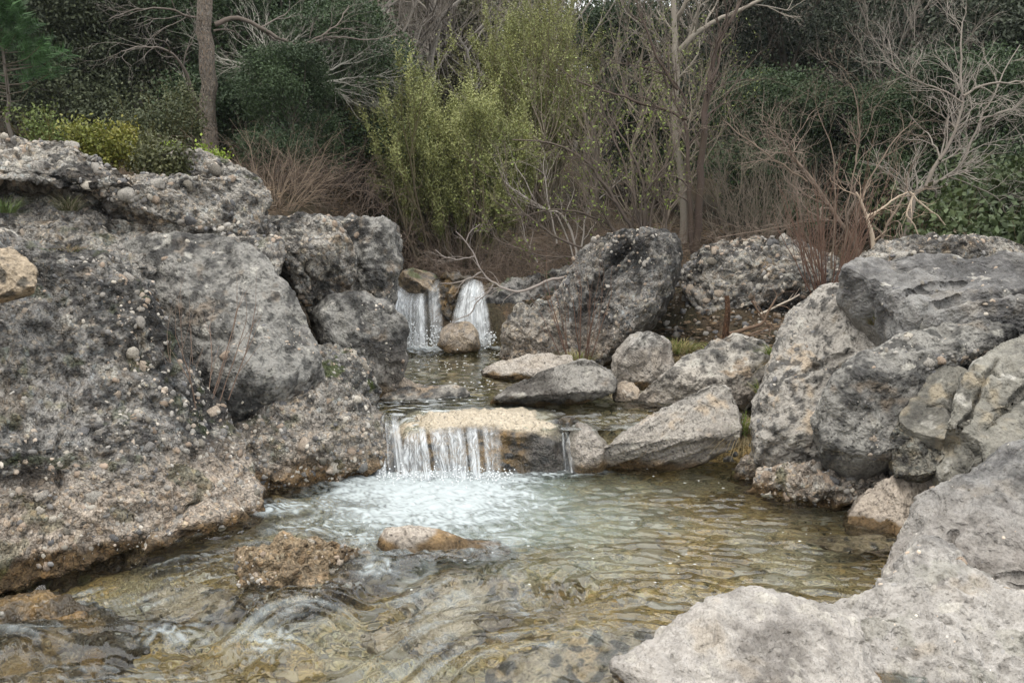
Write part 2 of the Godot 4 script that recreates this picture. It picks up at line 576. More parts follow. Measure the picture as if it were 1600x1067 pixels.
func lump_mesh(sd: int, rings: int, segs: int, amp: float) -> ArrayMesh:
	var V := PackedVector3Array()
	var rows := rings + 1
	for j in rows:
		var ph := PI * j / rings - PI / 2
		for i in segs:
			var th := TAU * i / segs
			var dv := Vector3(cos(ph) * cos(th), sin(ph), -cos(ph) * sin(th))
			V.append(dv * (1.0 + amp * nz.get_noise_3dv(dv * 1.3 + Vector3.ONE * sd * 3.7)))
	for i in segs:
		V[i] = V[0]; V[rings * segs + i] = V[rings * segs]
	var Nm := grid_normals(V, segs, rows)
	for i in segs:
		Nm[i] = Vector3.DOWN; Nm[rings * segs + i] = Vector3.UP
	var idx := PackedInt32Array()
	for j in rings:
		for i in segs:
			var a := j * segs + i
			var b := j * segs + (i + 1) % segs
			if j > 0: idx.append_array([a, b + segs, b])
			if j < rings - 1: idx.append_array([a, a + segs, b + segs])
	var c := PackedColorArray(); c.resize(V.size()); c.fill(Color.WHITE)
	return arr_mesh(V, Nm, c, idx)

func make_pebbles() -> void:
	for s in 5:
		pebble_meshes.append(lump_mesh(s, 5, 8, 0.35))
	M.peb = []
	for c in PEB:
		var m: StandardMaterial3D = M.pebble.duplicate()
		m.vertex_color_use_as_albedo = false
		m.albedo_color = Color(c[0] * 1.1, c[1] * 1.1, c[2] * 1.1).linear_to_srgb()
		M.peb.append(m)
	M.stone = tint_mat(0.85, 0.3)

# ---------------------------------------------------------------- ground
const CH_D := [2.5, 3.5, 4.5, 5.5, 6.2, 7.0, 8.5, 9.8, 12.0, 16.0]
const CH_L := [-3.4, -3.1, -2.4, -1.25, -0.95, -0.95, -1.1, -1.4, -1.3, -0.6]
const CH_R := [1.2, 1.4, 2.1, 2.2, 1.5, 1.4, 1.1, 0.1, 0.3, 1.5]

func ground_h(x: float, d: float) -> float:
	var L := table(CH_D, CH_L, d)
	var R := table(CH_D, CH_R, d)
	var bed := table([2.0, 3.3, 4.2, 5.7, 6.2, 6.6, 9.4, 9.9, 14.0, 20.0], [-0.6, -0.36, -0.30, -0.34, -0.14, 0.10, 0.08, 0.72, 1.02, 1.9], d)
	var s := maxf(L - x, x - R)
	var h := bed
	if x < L:
		var top := table([3.0, 5.0, 7.0, 10.0, 13.0], [1.0, 1.2, 1.45, 2.0, 2.3], d)
		h = lerpf(bed, top, sst(-0.1, 1.5, s))
	elif x > R:
		var top := table([3.0, 5.0, 6.0, 7.5, 9.0, 11.0, 14.0], [0.0, 0.15, 0.3, 0.62, 0.95, 1.15, 1.25], d)
		h = lerpf(bed, top, sst(-0.1, 1.3, s))
	if d > 12.0: h += (d - 12.0) * 0.10 + pow(maxf(d - 16.0, 0) * 0.045, 1.5) * minf(1.0, 60.0 / d)
	h += maxf(absf(x) - 7.0, 0) * 0.16
	h += 0.07 * nf.get_noise_2d(x * 0.8, d * 0.8) + 0.5 * nf.get_noise_2d(x * 0.07 + 5, d * 0.07) * sst(10, 30, d + absf(x))
	return h

func ground_at(px: float, d: float, up := 0.0) -> Vector3:
	var x := xat(px, d)
	return Vector3(x, ground_h(x, d) + up, -d)

func build_ground() -> void:
	var NX := 330
	var ND := 330
	var V := PackedVector3Array(); V.resize(NX * ND)
	var cols := PackedColorArray(); cols.resize(NX * ND)
	for j in ND:
		var b := j / (ND - 1.0) * 2 - 1
		var d := 5.0 + 6.0 * b + 120.0 * pow(absf(b), 5.0) * signf(b)
		for i in NX:
			var a := i / (NX - 1.0) * 2 - 1
			var x := 5.5 * a + 110.0 * pow(absf(a), 5.0) * signf(a)
			var h := ground_h(x, d)
			var p := Vector3(x, h, -d)
			V[j * NX + i] = p
			var n := nf.get_noise_3dv(p * 1.7) + 0.5 * nf.get_noise_3dv(p * 9.0)
			var c := Color(0.115, 0.085, 0.058).lerp(Color(0.055, 0.05, 0.03), sst(-0.4, 0.4, n))
			var wet := sst(0.12, -0.02, h - (WL2 if d > 6.1 else WL1))
			if d > 9.7: wet = 0.0
			var k := nf.get_noise_2d(x * 2.2, d * 2.2) + 0.4 * nf.get_noise_2d(x * 11.0, d * 11.0)
			var bedc := Color(0.47, 0.345, 0.16).lerp(Color(0.22, 0.16, 0.075), sst(-0.25, 0.4, k))
			bedc = bedc.lerp(Color(0.52, 0.47, 0.34), sst(0.0, 0.45, nf.get_noise_2d(x * 1.1 + 9.0, d * 1.1)) * 0.6)
			if d > 6.0: bedc = bedc.lerp(Color(0.10, 0.095, 0.05), 0.7 * sst(6.1, 6.9, d))
			cols[j * NX + i] = c.lerp(bedc, wet)
	var idx := PackedInt32Array(); idx.resize((NX - 1) * (ND - 1) * 6)
	var w := 0
	for j in ND - 1:
		for i in NX - 1:
			var a := j * NX + i
			idx[w] = a; idx[w + 1] = a + NX; idx[w + 2] = a + 1
			idx[w + 3] = a + 1; idx[w + 4] = a + NX; idx[w + 5] = a + NX + 1
			w += 6
	var Nn := PackedVector3Array(); Nn.resize(NX * ND)
	for j in ND:
		for i in NX:
			var e := V[j * NX + mini(i + 1, NX - 1)] - V[j * NX + maxi(i - 1, 0)]
			var f := V[mini(j + 1, ND - 1) * NX + i] - V[maxi(j - 1, 0) * NX + i]
			Nn[j * NX + i] = e.cross(f).normalized()
	part("ground", arr_mesh(V, Nn, cols, idx), M.bed, self, "structure")

# a sheet of water (or foam lying in it): heights and alphas from functions of (x, distance)
func sheet(called: String, x0: float, x1: float, d0: float, d1: float, step: float, hf: Callable, cf: Variant, mat: Material, kind: String, parent: Node = self) -> MeshInstance3D:
	var NX := int((x1 - x0) / step) + 1
	var ND := int((d1 - d0) / step) + 1
	var V := PackedVector3Array(); V.resize(NX * ND)
	var cols := PackedColorArray()
	if cf != null: cols.resize(NX * ND)
	for j in ND:
		var d := d0 + j * step
		for i in NX:
			var x := x0 + i * step
			V[j * NX + i] = Vector3(x, hf.call(x, d), -d)
			if cf != null: cols[j * NX + i] = cf.call(x, d)
	var Nn := PackedVector3Array(); Nn.resize(NX * ND)
	for j in ND:
		for i in NX:
			var e := V[j * NX + mini(i + 1, NX - 1)] - V[j * NX + maxi(i - 1, 0)]
			var f := V[mini(j + 1, ND - 1) * NX + i] - V[maxi(j - 1, 0) * NX + i]
			Nn[j * NX + i] = e.cross(f).normalized()
	var idx := PackedInt32Array()
	for j in ND - 1:
		for i in NX - 1:
			var a := j * NX + i
			if cf != null and cols[a].a + cols[a + 1].a + cols[a + NX].a + cols[a + NX + 1].a < 0.02: continue
			idx.append_array([a, a + NX, a + 1, a + 1, a + NX, a + NX + 1])
	return part(called, arr_mesh(V, Nn, cols, idx), mat, parent, kind)

# ---------------------------------------------------------------- water
# bulges where the stream runs over sunken stones: x, distance, radius, height
var bulges := []

func fall_reach(x: float, d: float) -> float:
	# 1 at the foot of the cascade, fading down the pool
	var dx := x + 0.52 - 0.1 * (5.75 - d)
	var dd := 5.75 - d
	var r := sqrt(pow(dx / (0.9 + 0.2 * maxf(dd, 0)), 2) + pow(dd / 1.75, 2))
	return clampf(1.0 - r, 0, 1)

func pool_h(x: float, d: float) -> float:
	var f := fall_reach(x, d)
	var drop := 0.16 * sst(4.35, 3.2, d + 0.25 * (x + 0.6)) * sst(0.9, -0.4, x)
	var run: float = sst(4.7, 4.1, d + 0.3 * x) * sst(1.3, 0.2, x)
	var h := WL1 - drop
	# small wind and current ripples
	h += 0.008 * nz.get_noise_2d(x * 4.5 + 2.0 * d, d * 11.0) * (1.0 - f) * (1.0 - 0.7 * run)
	h += 0.005 * nf.get_noise_2d(x * 7.0 + 20.0, d * 15.0) * (1.0 - 0.6 * run)
	# chop below the fall
	if f > 0:
		h += f * 0.018 * nf.get_noise_2d(x * 5.0, d * 6.5) + f * 0.005 * nz.get_noise_2d(x * 22.0, d * 28.0)
	# fast, drawn out waves down the run
	if run > 0:
		var bend := 0.25 * nz.get_noise_2d(x * 1.1, d * 1.3)
		var a := x * 0.95 + d * 0.3
		var c := d * 0.95 - x * 0.3 + bend
		h += run * (0.020 * nf.get_noise_2d(a * 1.8 + 40, c * 5.5) + 0.012 * nr.get_noise_2d(a * 2.4, c * 8.0))
	for b in bulges:
		var q: float = Vector2((x - b[0]) / b[2], (d - b[1]) / (b[2] * 0.7)).length_squared()
		if q < 6.0: h += b[3] * exp(-q * 1.5)
	return h

func upper_h(x: float, d: float) -> float:
	var h := WL2 + 0.004 * nz.get_noise_2d(x * 5.0 + d, d * 11.0) + 0.003 * nf.get_noise_2d(x * 9.0, d * 16.0)
	var foot := sst(1.3, 0.1, Vector2((x + 0.85) * 1.2, d - 9.6).length())
	h += foot * 0.035 * nf.get_noise_2d(x * 6.0, d * 6.0)
	h += 0.012 * nf.get_noise_2d(x * 5.0, d * 9.0) * sst(6.9, 6.2, d)
	# the tongue drawn down into the chute on the left
	h -= 0.25 * sst(6.25, 5.82, d) * sst(-0.72, -0.80, x)
	h -= 0.02 * sst(6.35, 5.95, d)
	return h

func foam_col(x: float, d: float) -> Color:
	var f := fall_reach(x, d)
	var wx := x + 0.12 * nz.get_noise_2d(x * 3.0, d * 3.0)
	var wd := d + 0.12 * nz.get_noise_2d(x * 3.0 + 50, d * 3.0)
	var lace := 1.0 - absf(nf.get_noise_2d(wx * 3.6, wd * 5.5)) * 3.2
	var spots := nf.get_noise_2d(wx * 14.0, wd * 18.0)
	var dens := sst(0.12, 0.75, f + 0.18 * nf.get_noise_2d(wx * 2.5, wd * 3.0)) * 1.25
	var froth := nf.get_noise_2d(wx * 34.0, wd * 46.0)
	var a := dens * clampf(0.78 + 0.4 * spots + 0.28 * froth, 0, 1.2)
	a += sst(0.0, 0.3, f) * (0.22 + 0.3 * sst(0.4, 0.95, lace)) * sst(-0.35, 0.4, spots + 0.6 * froth)
	# threads of foam along the left rock, round the stones and down the run
	for s in [[-1.38, 5.05, 0.28, 0.9], [-1.15, 4.72, 0.25, 0.7], [-0.80, 4.55, 0.2, 0.6], [-0.62, 4.15, 0.16, 0.8], [-1.5, 3.7, 0.25, 0.5], [-1.05, 3.65, 0.2, 0.5], [0.45, 5.8, 0.22, 1.0], [0.25, 5.72, 0.15, 0.8], [0.45, 4.85, 0.2, 0.35]]:
		var q: float = Vector2(x - s[0], (d - s[1]) * 1.6).length() / s[2]
		if q < 1.5: a += s[3] * sst(1.2, 0.1, q) * clampf(0.2 + 1.1 * lace * 0.6 + 0.9 * spots, 0, 1)
	var run := sst(4.5, 3.9, d + 0.3 * x) * sst(1.3, 0.1, x)
	if run > 0:
		var bend := 0.25 * nz.get_noise_2d(x * 1.1, d * 1.3)
		var al := x * 0.95 + d * 0.3
		var ac := d * 0.95 - x * 0.3 + bend
		var wv := nf.get_noise_2d(al * 1.3 + 7.0, ac * 11.0) + 0.35 * nf.get_noise_2d(al * 3.0, ac * 34.0)
		a += run * 0.30 * sst(0.0, 0.8, wv) * sst(-0.3, 0.3, nz.get_noise_2d(x * 2.0 + 30, d * 2.5))
	return Color(0.42, 0.475, 0.495, clampf(a, 0, 0.88))

func milk_col(x: float, d: float) -> Color:
	var dx := x + 0.15 - (5.0 - d) * 0.12
	var r := sqrt(pow(dx / 1.15, 2) + pow((5.2 - d) / 1.15, 2))
	var a := sst(1.15, 0.2, r + 0.25 * nf.get_noise_2d(x * 1.5, d * 1.8))
	return Color(0.46, 0.53, 0.47, clampf(a * 0.46, 0, 0.46))

func upper_foam(x: float, d: float) -> Color:
	var r := Vector2((x + 0.95) * 0.9, (9.75 - d) * 1.1).length()
	var r2 := Vector2((x + 0.35) * 1.2, (9.75 - d) * 1.3).length()
	var n := nf.get_noise_2d(x * 7.0, d * 9.0)
	var a := maxf(sst(0.85, 0.2, r + 0.25 * n), sst(0.6, 0.1, r2 + 0.25 * n))
	# riffles just above the lip
	a += 0.5 * sst(0.18, 0.5, nf.get_noise_2d(x * 3.0, d * 16.0)) * sst(7.2, 6.4, d) * sst(-0.1, -0.5, x)
	return Color(0.62, 0.67, 0.69, clampf(a, 0, 0.95))

# a falling sheet: lip and foot run from left to right, alpha breaks into threads along the fall
func fall(called: String, lip: Array, foot: Array, nu: int, nv: int, bow: float, thread: float, dense: float, sd: float, parent: Node, tv := 0.9, grp := 1.15) -> void:
	var V := PackedVector3Array()
	var cols := PackedColorArray()
	for j in nv:
		var t := j / (nv - 1.0)
		for i in nu:
			var s := i / (nu - 1.0)
			var a := along(lip, s)
			var b := along(foot, s)
			var fwd := pow(t, 0.55)
			var p := Vector3(lerpf(a.x, b.x, t), lerpf(a.y, b.y, t * t * 0.75 + 0.25 * t), lerpf(a.z, b.z, fwd))
			var sw := s + 0.035 * nz.get_noise_2d(s * 8.0 + sd, t * 1.8)
			var k := nf.get_noise_2d(sw * thread + sd, t * tv + sd)
			var k2 := nf.get_noise_2d(sw * thread * 2.7 + sd, t * tv * 2.6)
			var k3 := nf.get_noise_2d(s * thread * 0.35 + sd * 2.0, 3.0)
			p.z += bow * (0.25 * k + 0.5 * k3) + bow
			p.y += 0.004 * k2
			V.append(p)
			var g := clampf(0.55 + grp * k3 + 0.25 * nf.get_noise_2d(s * thread * 0.12 + sd, 9.0), 0.05, 1.25)
			var al: float = (0.48 * sst(-0.1, 0.7, k) + 0.5 * sst(0.0, 0.75, k2)) * g * lerpf(0.6, 1.0, t) + dense * g
			al = clampf(al, 0.0, 1.0) * 0.88
			var ed := 0.10 + 0.22 * absf(nf.get_noise_2d(t * 3.0, sd)) * tv / 2.0
			al *= sst(0.0, ed, s + 0.03 * k2) * sst(1.0, 1.0 - ed, s + 0.03 * k2) * lerpf(0.35, 1.0, sst(0.0, 0.3, t))
			cols.append(Color(0.66, 0.70, 0.73, al))
	var Nn := PackedVector3Array(); Nn.resize(V.size())
	for j in nv:
		for i in nu:
			var e := V[j * nu + mini(i + 1, nu - 1)] - V[j * nu + maxi(i - 1, 0)]
			var f := V[mini(j + 1, nv - 1) * nu + i] - V[maxi(j - 1, 0) * nu + i]
			Nn[j * nu + i] = f.cross(e).normalized()
	var idx := PackedInt32Array()
	for j in nv - 1:
		for i in nu - 1:
			var a := j * nu + i
			idx.append_array([a, a + 1, a + nu, a + 1, a + nu + 1, a + nu])
	part(called, arr_mesh(V, Nn, cols, idx), M.foam, parent, "structure")

func along(pts: Array, s: float) -> Vector3:
	var f := s * (pts.size() - 1)
	var i := mini(int(f), pts.size() - 2)
	return pts[i].lerp(pts[i + 1], f - i)

func build_water() -> void:
	bulges = [[-2.05, 3.5, 0.5, 0.15], [-0.62, 4.2, 0.2, 0.03], [-0.28, 3.95, 0.28, 0.055], [-0.95, 3.9, 0.22, 0.035], [-0.15, 3.72, 0.3, 0.04], [0.2, 3.45, 0.4, 0.03]]
	sheet("lower_pool_water", -3.2, 2.7, 2.2, 6.05, 0.016, pool_h, null, M.water, "structure")
	sheet("upper_pool_water", -1.7, 1.7, 5.84, 10.1, 0.018, upper_h, null, M.water, "structure")
	sheet("milky_bubbles", -1.5, 1.5, 3.9, 5.9, 0.03, func(x, d): return -0.05 + 0.02 * nf.get_noise_2d(x * 3.0, d * 3.0), milk_col, M.foam, "stuff")
	sheet("pool_foam", -2.208, 1.1, 2.904, 6.0, 0.016, func(x, d): return pool_h(x, d) + 0.004 + 0.006 * fall_reach(x, d) * absf(nf.get_noise_2d(x * 16.0, d * 16.0)), foam_col, M.foam, "stuff")
	sheet("upper_pool_foam", -1.6, 0.4, 5.9, 10.0, 0.018, func(x, d): return upper_h(x, d) + 0.004, upper_foam, M.foam, "stuff")
	# the cascade over the flat boulder
	for k in 2:
		fall("waterfall", [at(628, 674, 5.96), at(660, 664, 5.92), at(720, 664, 5.88), at(788, 660, 5.92)], [at(614, 745, 5.66), at(700, 748, 5.64), at(790, 744, 5.68)], 190, 46, 0.02 + 0.02 * k, 24.0, 0.20, 3.0 + 9.0 * k, self, 1.5, 2.3)
	fall("waterfall", [at(590, 645, 6.1), at(626, 650, 6.1)], [at(586, 744, 5.72), at(640, 748, 5.68)], 60, 46, 0.03, 9.0, 0.55, 31.0, self)
	fall("waterfall", [at(872, 662, 6.05), at(890, 672, 6.0)], [at(876, 738, 5.78), at(902, 738, 5.78)], 26, 30, 0.015, 7.0, 0.10, 47.0, self)
	fall("waterfall", [at(983, 634, 6.9), at(990, 634, 6.9)], [at(978, 662, 6.75), at(986, 662, 6.75)], 14, 20, 0.01, 4.0, 0.4, 57.0, self)
	# the two spouts at the head of the upper pool
	for k in 2:
		fall("waterfall", [at(620, 443, 10.0), at(640, 458, 9.9), at(664, 458, 9.9), at(688, 430, 10.0)], [at(596, 540, 9.3), at(632, 542, 9.25), at(665, 542, 9.25), at(698, 536, 9.35)], 130, 46, 0.03 + 0.03 * k, 11.0, 0.62 - 0.1 * k, 71.0 + 7.0 * k, self, 3.5, 1.3)
		fall("waterfall", [at(726, 440, 10.0), at(742, 436, 10.0), at(755, 440, 10.0)], [at(698, 537, 9.4), at(738, 542, 9.35), at(772, 536, 9.45)], 110, 46, 0.03 + 0.03 * k, 9.0, 0.55 - 0.1 * k, 91.0 + 7.0 * k, self, 3.5, 1.3)
	# droplets thrown up at the foot of the falls
	var dx := []
	var dc := []
	for i in 900:
		var far := rng.randf() < 0.6
		var b := at(rng.randf_range(604, 694) if rng.randf() < 0.6 else rng.randf_range(700, 774), 536, 9.42) if far else at(rng.randf_range(596, 800), 744, 5.68)
		b += Vector3(rng.randfn() * 0.02, absf(rng.randfn()) * (0.10 if far else 0.035), absf(rng.randfn()) * (0.16 if far else 0.10))
		dx.append(Transform3D(rand_basis(rng.randf_range(0.003, 0.011 if far else 0.006)), b)); dc.append(Color(0.68, 0.71, 0.73))
	scatter("spray_droplets", pebble_meshes[0], M.stone, dx, dc, self)
	# floating bubbles
	var xf := []
	var cl := []
	for i in 140:
		var d := rng.randf_range(3.9, 5.9)
		var x := rng.randf_range(-1.2, 1.9)
		if nf.get_noise_2d(x * 1.6, d * 1.6) < -0.05: continue
		var s := rng.randf_range(0.0015, 0.0045)
		xf.append(Transform3D(Basis.from_scale(Vector3(s * rng.randf_range(1, 2.5), s * 0.4, s)), Vector3(x, pool_h(x, d) + 0.002, -d)))
		cl.append(Color(0.85, 0.87, 0.87))
	for i in 420:
		var d := rng.randf_range(6.6, 9.6)
		var x := rng.randf_range(-1.0, 0.5)
		if nf.get_noise_2d(x * 1.6, d * 1.6) < 0.0: continue
		var s := rng.randf_range(0.003, 0.006)
		xf.append(Transform3D(Basis.from_scale(Vector3(s * rng.randf_range(1, 2.5), s * 0.4, s)), Vector3(x, upper_h(x, d) + 0.002, -d)))
		cl.append(Color(0.85, 0.87, 0.87))
	scatter("floating_bubbles", pebble_meshes[1], M.stone, xf, cl, self)

# ---------------------------------------------------------------- branches
class Wood:
	var V := PackedVector3Array()
	var N := PackedVector3Array()
	var C := PackedColorArray()
	var I := PackedInt32Array()
	var tips: Array = []   # [position, direction] along fine wood, for leaves

	func tube(path: PackedVector3Array, r0: float, r1: float, sides: int, c0: Color, c1: Color) -> void:
		var n := path.size()
		var base := V.size()
		var up := Vector3(0.31, 0.2, 0.93)
		for k in n:
			var dir := (path[mini(k + 1, n - 1)] - path[maxi(k - 1, 0)]).normalized()
			var a := dir.cross(up)
			if a.length_squared() < 0.01: a = dir.cross(Vector3.RIGHT)
			a = a.normalized()
			var b := dir.cross(a)
			var t := k / float(n - 1)
			var r := lerpf(r0, r1, t)
			var col := c0.lerp(c1, t)
			for s in sides:
				var th := TAU * s / sides
				var o := a * cos(th) + b * sin(th)
				V.append(path[k] + o * r); N.append(o); C.append(col)
		for k in n - 1:
			for s in sides:
				var p := base + k * sides + s
				var q := base + k * sides + (s + 1) % sides
				I.append_array([p, p + sides, q, q, p + sides, q + sides])

func wood_mesh(w: Wood) -> ArrayMesh:
	return arr_mesh(w.V, w.N, w.C, w.I)

# o: wig (bend), up (lift), kids, spread, ratio, c (colour), c2 (tip colour), sides
func grow(w: Wood, p: Vector3, dir: Vector3, length: float, r: float, depth: int, o: Dictionary) -> void:
	var segs: int = 3 if depth == 0 else (4 if depth == 1 else 7)
	var path := PackedVector3Array([p])
	var dv := dir.normalized()
	var q := p
	for k in segs:
		dv = (dv + Vector3(rng.randfn(), rng.randfn(), rng.randfn()) * o.wig + Vector3.UP * o.up).normalized()
		q += dv * length / segs
		path.append(q)
	var c: Color = o.c
	var c2: Color = o.c2
	w.tube(path, r, r * (0.35 if depth == 0 else 0.5), 3 if depth < 2 else o.get("sides", 5), c.lerp(c2, 1.0 - minf(depth / 3.0, 1.0)), c.lerp(c2, 1.0 - minf((depth - 0.6) / 3.0, 1.0)))
	if depth <= o.get("leafy", 0):
		for k in range(1, segs + 1): w.tips.append([path[k], (path[k] - path[k - 1]).normalized()])
	if depth == 0: return
	var kids: int = o.kids
	for k in kids:
		var t := rng.randf_range(0.25, 1.0) if k > 0 else 1.0
		var f := t * segs
		var i := mini(int(f), segs - 1)
		var b := path[i].lerp(path[i + 1], f - i)
		var bd := (path[i + 1] - path[i]).normalized()
		var side := bd.cross(Vector3(rng.randfn(), rng.randfn(), rng.randfn())).normalized()
		var sp: float = o.spread * rng.randf_range(0.5, 1.25)
		grow(w, b, bd * cos(sp) + side * sin(sp), length * o.ratio * rng.randf_range(0.7, 1.15), r * lerpf(0.75, 0.42, t), depth - 1, o)

# a limb that follows given points, with side shoots along it
func limb(w: Wood, pts: Array, r0: float, r1: float, shoots: int, slen: float, sdepth: int, o: Dictionary, sides := 7) -> void:
	var path := PackedVector3Array()
	var n := pts.size()
	for i in n - 1:
		var a: Vector3 = pts[maxi(i - 1, 0)]; var b: Vector3 = pts[i]; var c: Vector3 = pts[i + 1]; var e: Vector3 = pts[mini(i + 2, n - 1)]
		for k in 4:
			var q := b.cubic_interpolate(c, a, e, k / 4.0)
			if k > 0: q += Vector3(rng.randfn(), rng.randfn(), rng.randfn()) * b.distance_to(c) * 0.018
			path.append(q)
	path.append(pts[-1])
	w.tube(path, r0, r1, sides, o.c, (o.c as Color).lerp(o.c2, 0.5))
	for s in shoots:
		var t := rng.randf_range(0.12, 1.0)
		var f := t * (path.size() - 1)
		var i := mini(int(f), path.size() - 2)
		var bd := (path[i + 1] - path[i]).normalized()
		var side := bd.cross(Vector3(rng.randfn(), rng.randfn(), rng.randfn())).normalized()
		var sp: float = o.spread * rng.randf_range(0.7, 1.4)
		grow(w, path[i].lerp(path[i + 1], f - i), bd * cos(sp) + side * sin(sp), slen * rng.randf_range(0.5, 1.2), lerpf(r0, r1, t) * 0.5, sdepth, o)

func pxs(flat: Array, d: float, org: Vector3, dz := 0.0) -> Array:
	var out := []
	for k in range(0, flat.size(), 2):
		var t := k / maxf(flat.size() - 2.0, 1.0)
		out.append(at(flat[k], flat[k + 1], d + dz * t) - org)
	return out

# ---------------------------------------------------------------- leaves
func leaf_clump(count: int, radius: float, l: float, wd: float, sd: int, spray := false) -> ArrayMesh:
	var V := PackedVector3Array(); var N := PackedVector3Array(); var C := PackedColorArray(); var I := PackedInt32Array()
	var g := RandomNumberGenerator.new()
	g.seed = sd
	for k in count:
		var c := Vector3(g.randfn(), g.randfn(), g.randfn()) * radius * 0.55
		var dir := (Vector3(g.randfn(), g.randfn(), g.randfn()) + (c / radius) * 1.2 + Vector3(0, 0.25, 0)).normalized()
		if spray:
			c = Vector3(g.randfn() * 0.15, g.randf_range(-1, 1), g.randfn() * 0.15) * radius
			dir = Vector3(g.randfn(), 0.9 + g.randfn() * 0.4, g.randfn()).normalized()
		var side := dir.cross(Vector3(g.randfn(), g.randfn(), g.randfn())).normalized()
		var nrm := side.cross(dir).normalized()
		var s := g.randf_range(0.7, 1.25)
		var b := V.size()
		var ll := l * s
		var ww := wd * s
		V.append_array([c, c + dir * ll * 0.45 + side * ww * 0.5 + nrm * ww * 0.18, c + dir * ll, c + dir * ll * 0.45 - side * ww * 0.5 + nrm * ww * 0.18])
		N.append_array([nrm, (nrm - side * 0.4).normalized(), nrm, (nrm + side * 0.4).normalized()])
		var v := g.randf_range(0.65, 1.25)
		var cc := Color(v, v * g.randf_range(0.95, 1.05), v * g.randf_range(0.85, 1.1))
		C.append_array([cc, cc, cc, cc])
		I.append_array([b, b + 2, b + 1, b, b + 3, b + 2])
	return arr_mesh(V, N, C, I)

func needle_tuft(count: int, l: float, wd: float, sd: int) -> ArrayMesh:
	var V := PackedVector3Array(); var N := PackedVector3Array(); var C := PackedColorArray(); var I := PackedInt32Array()
	var g := RandomNumberGenerator.new()
	g.seed = sd
	for k in count:
		var o := Vector3(0, g.randf_range(-0.5, 0.5) * l, 0)
		var dir := (Vector3(g.randfn(), g.randf_range(0.1, 1.6), g.randfn())).normalized()
		var side := dir.cross(Vector3(g.randfn(), g.randfn(), g.randfn())).normalized() * wd
		var b := V.size()
		V.append_array([o - side, o + side, o + dir * l * g.randf_range(0.7, 1.1)])
		var nrm := side.cross(dir).normalized()
		N.append_array([nrm, nrm, nrm])
		var v := g.randf_range(0.65, 1.2)
		C.append_array([Color(v, v, v), Color(v, v, v), Color(v, v, v)])
		I.append_array([b, b + 2, b + 1])
	return arr_mesh(V, N, C, I)

func rand_basis(s: float) -> Basis:
	return Basis.from_euler(Vector3(rng.randf() * TAU, rng.randf() * TAU, rng.randf() * TAU)) * Basis.from_scale(Vector3.ONE * s)

func make_leaf_meshes() -> void:
	leaf_meshes.oak = leaf_clump(22, 0.17, 0.058, 0.030, 1)
	leaf_meshes.oakfar = leaf_clump(20, 0.30, 0.12, 0.065, 2)
	leaf_meshes.willow = leaf_clump(16, 0.13, 0.030, 0.013, 3, true)
	leaf_meshes.shrub = leaf_clump(18, 0.085, 0.034, 0.019, 4)
	leaf_meshes.bush = leaf_clump(12, 0.13, 0.065, 0.036, 5)
	leaf_meshes.bud = leaf_clump(4, 0.05, 0.030, 0.018, 6)
	leaf_meshes.pine = needle_tuft(26, 0.16, 0.0042, 7)
	leaf_meshes.pinefar = needle_tuft(34, 0.34, 0.010, 8)

# an evergreen: a trunk with limbs that fork into lobes of leaf clumps; gaps stay between the lobes
func leafy_tree(called: String, label: String, cat: String, pos: Vector3, o: Dictionary, group := "") -> Node3D:
	var t := thing(called, label, cat, pos, group)
	var h: float = o.h
	var rx: float = o.r
	var low: float = o.get("low", 0.15)
	var bw := Wood.new()
	var cb: Color = o.get("bark", Color(0.085, 0.075, 0.065))
	var lobes := []
	for k in int(o.lobes):
		var y := lerpf(low, 0.93, pow(rng.randf(), 0.8)) * h
		var taper := sqrt(maxf(0.08, 1.0 - pow((y / h - 0.42) / 0.6, 2)))
		var a := rng.randf() * TAU
		var rr := rx * taper * sqrt(rng.randf_range(0.12, 1.0)) * 0.85
		lobes.append(Vector3(cos(a) * rr, y, sin(a) * rr))
	var top := Vector3(rng.randfn() * 0.2, h * 0.8, rng.randfn() * 0.2)
	var trunk := Wood.new()
	trunk.tube(PackedVector3Array([Vector3(0, -0.3, 0), Vector3(0.05, h * 0.25, 0.03), Vector3(-0.04, h * 0.5, 0.06), top]), h * 0.022, h * 0.006, 7, cb, cb)
	var cols := []
	var xf := []
	var c0: Color = o.c
	var c1: Color = o.c1
	for L in lobes:
		var from := Vector3(0, L.y * rng.randf_range(0.45, 0.75), 0)
		bw.tube(PackedVector3Array([from, from.lerp(L, 0.5) + Vector3(rng.randfn(), rng.randfn(), rng.randfn()) * 0.12, L]), h * 0.007, 0.008, 4, cb, cb)
		var size: float = o.lobe * rng.randf_range(0.7, 1.3)
		var tone := rng.randf_range(0.0, 1.0)
		var n := int(o.per * size * size / (o.lobe * o.lobe))
		for k in n:
			var dv := Vector3(rng.randfn(), rng.randfn() * 0.7, rng.randfn()).normalized()
			var q: Vector3 = L + dv * Vector3(1.15, 0.72, 1.15) * size * pow(rng.randf(), 0.45)
			xf.append(Transform3D(rand_basis(rng.randf_range(0.75, 1.25)), q))
			var m := clampf(tone * 0.7 + rng.randf_range(-0.1, 0.4), 0, 1)
			cols.append(c0.lerp(c1, m))
	part("trunk", wood_mesh(trunk), M.twig, t)
	part("limbs", wood_mesh(bw), M.twig, t, "stuff")
	scatter("crown", leaf_meshes[o.leaf], M.leaf, xf, cols, t)
	return t

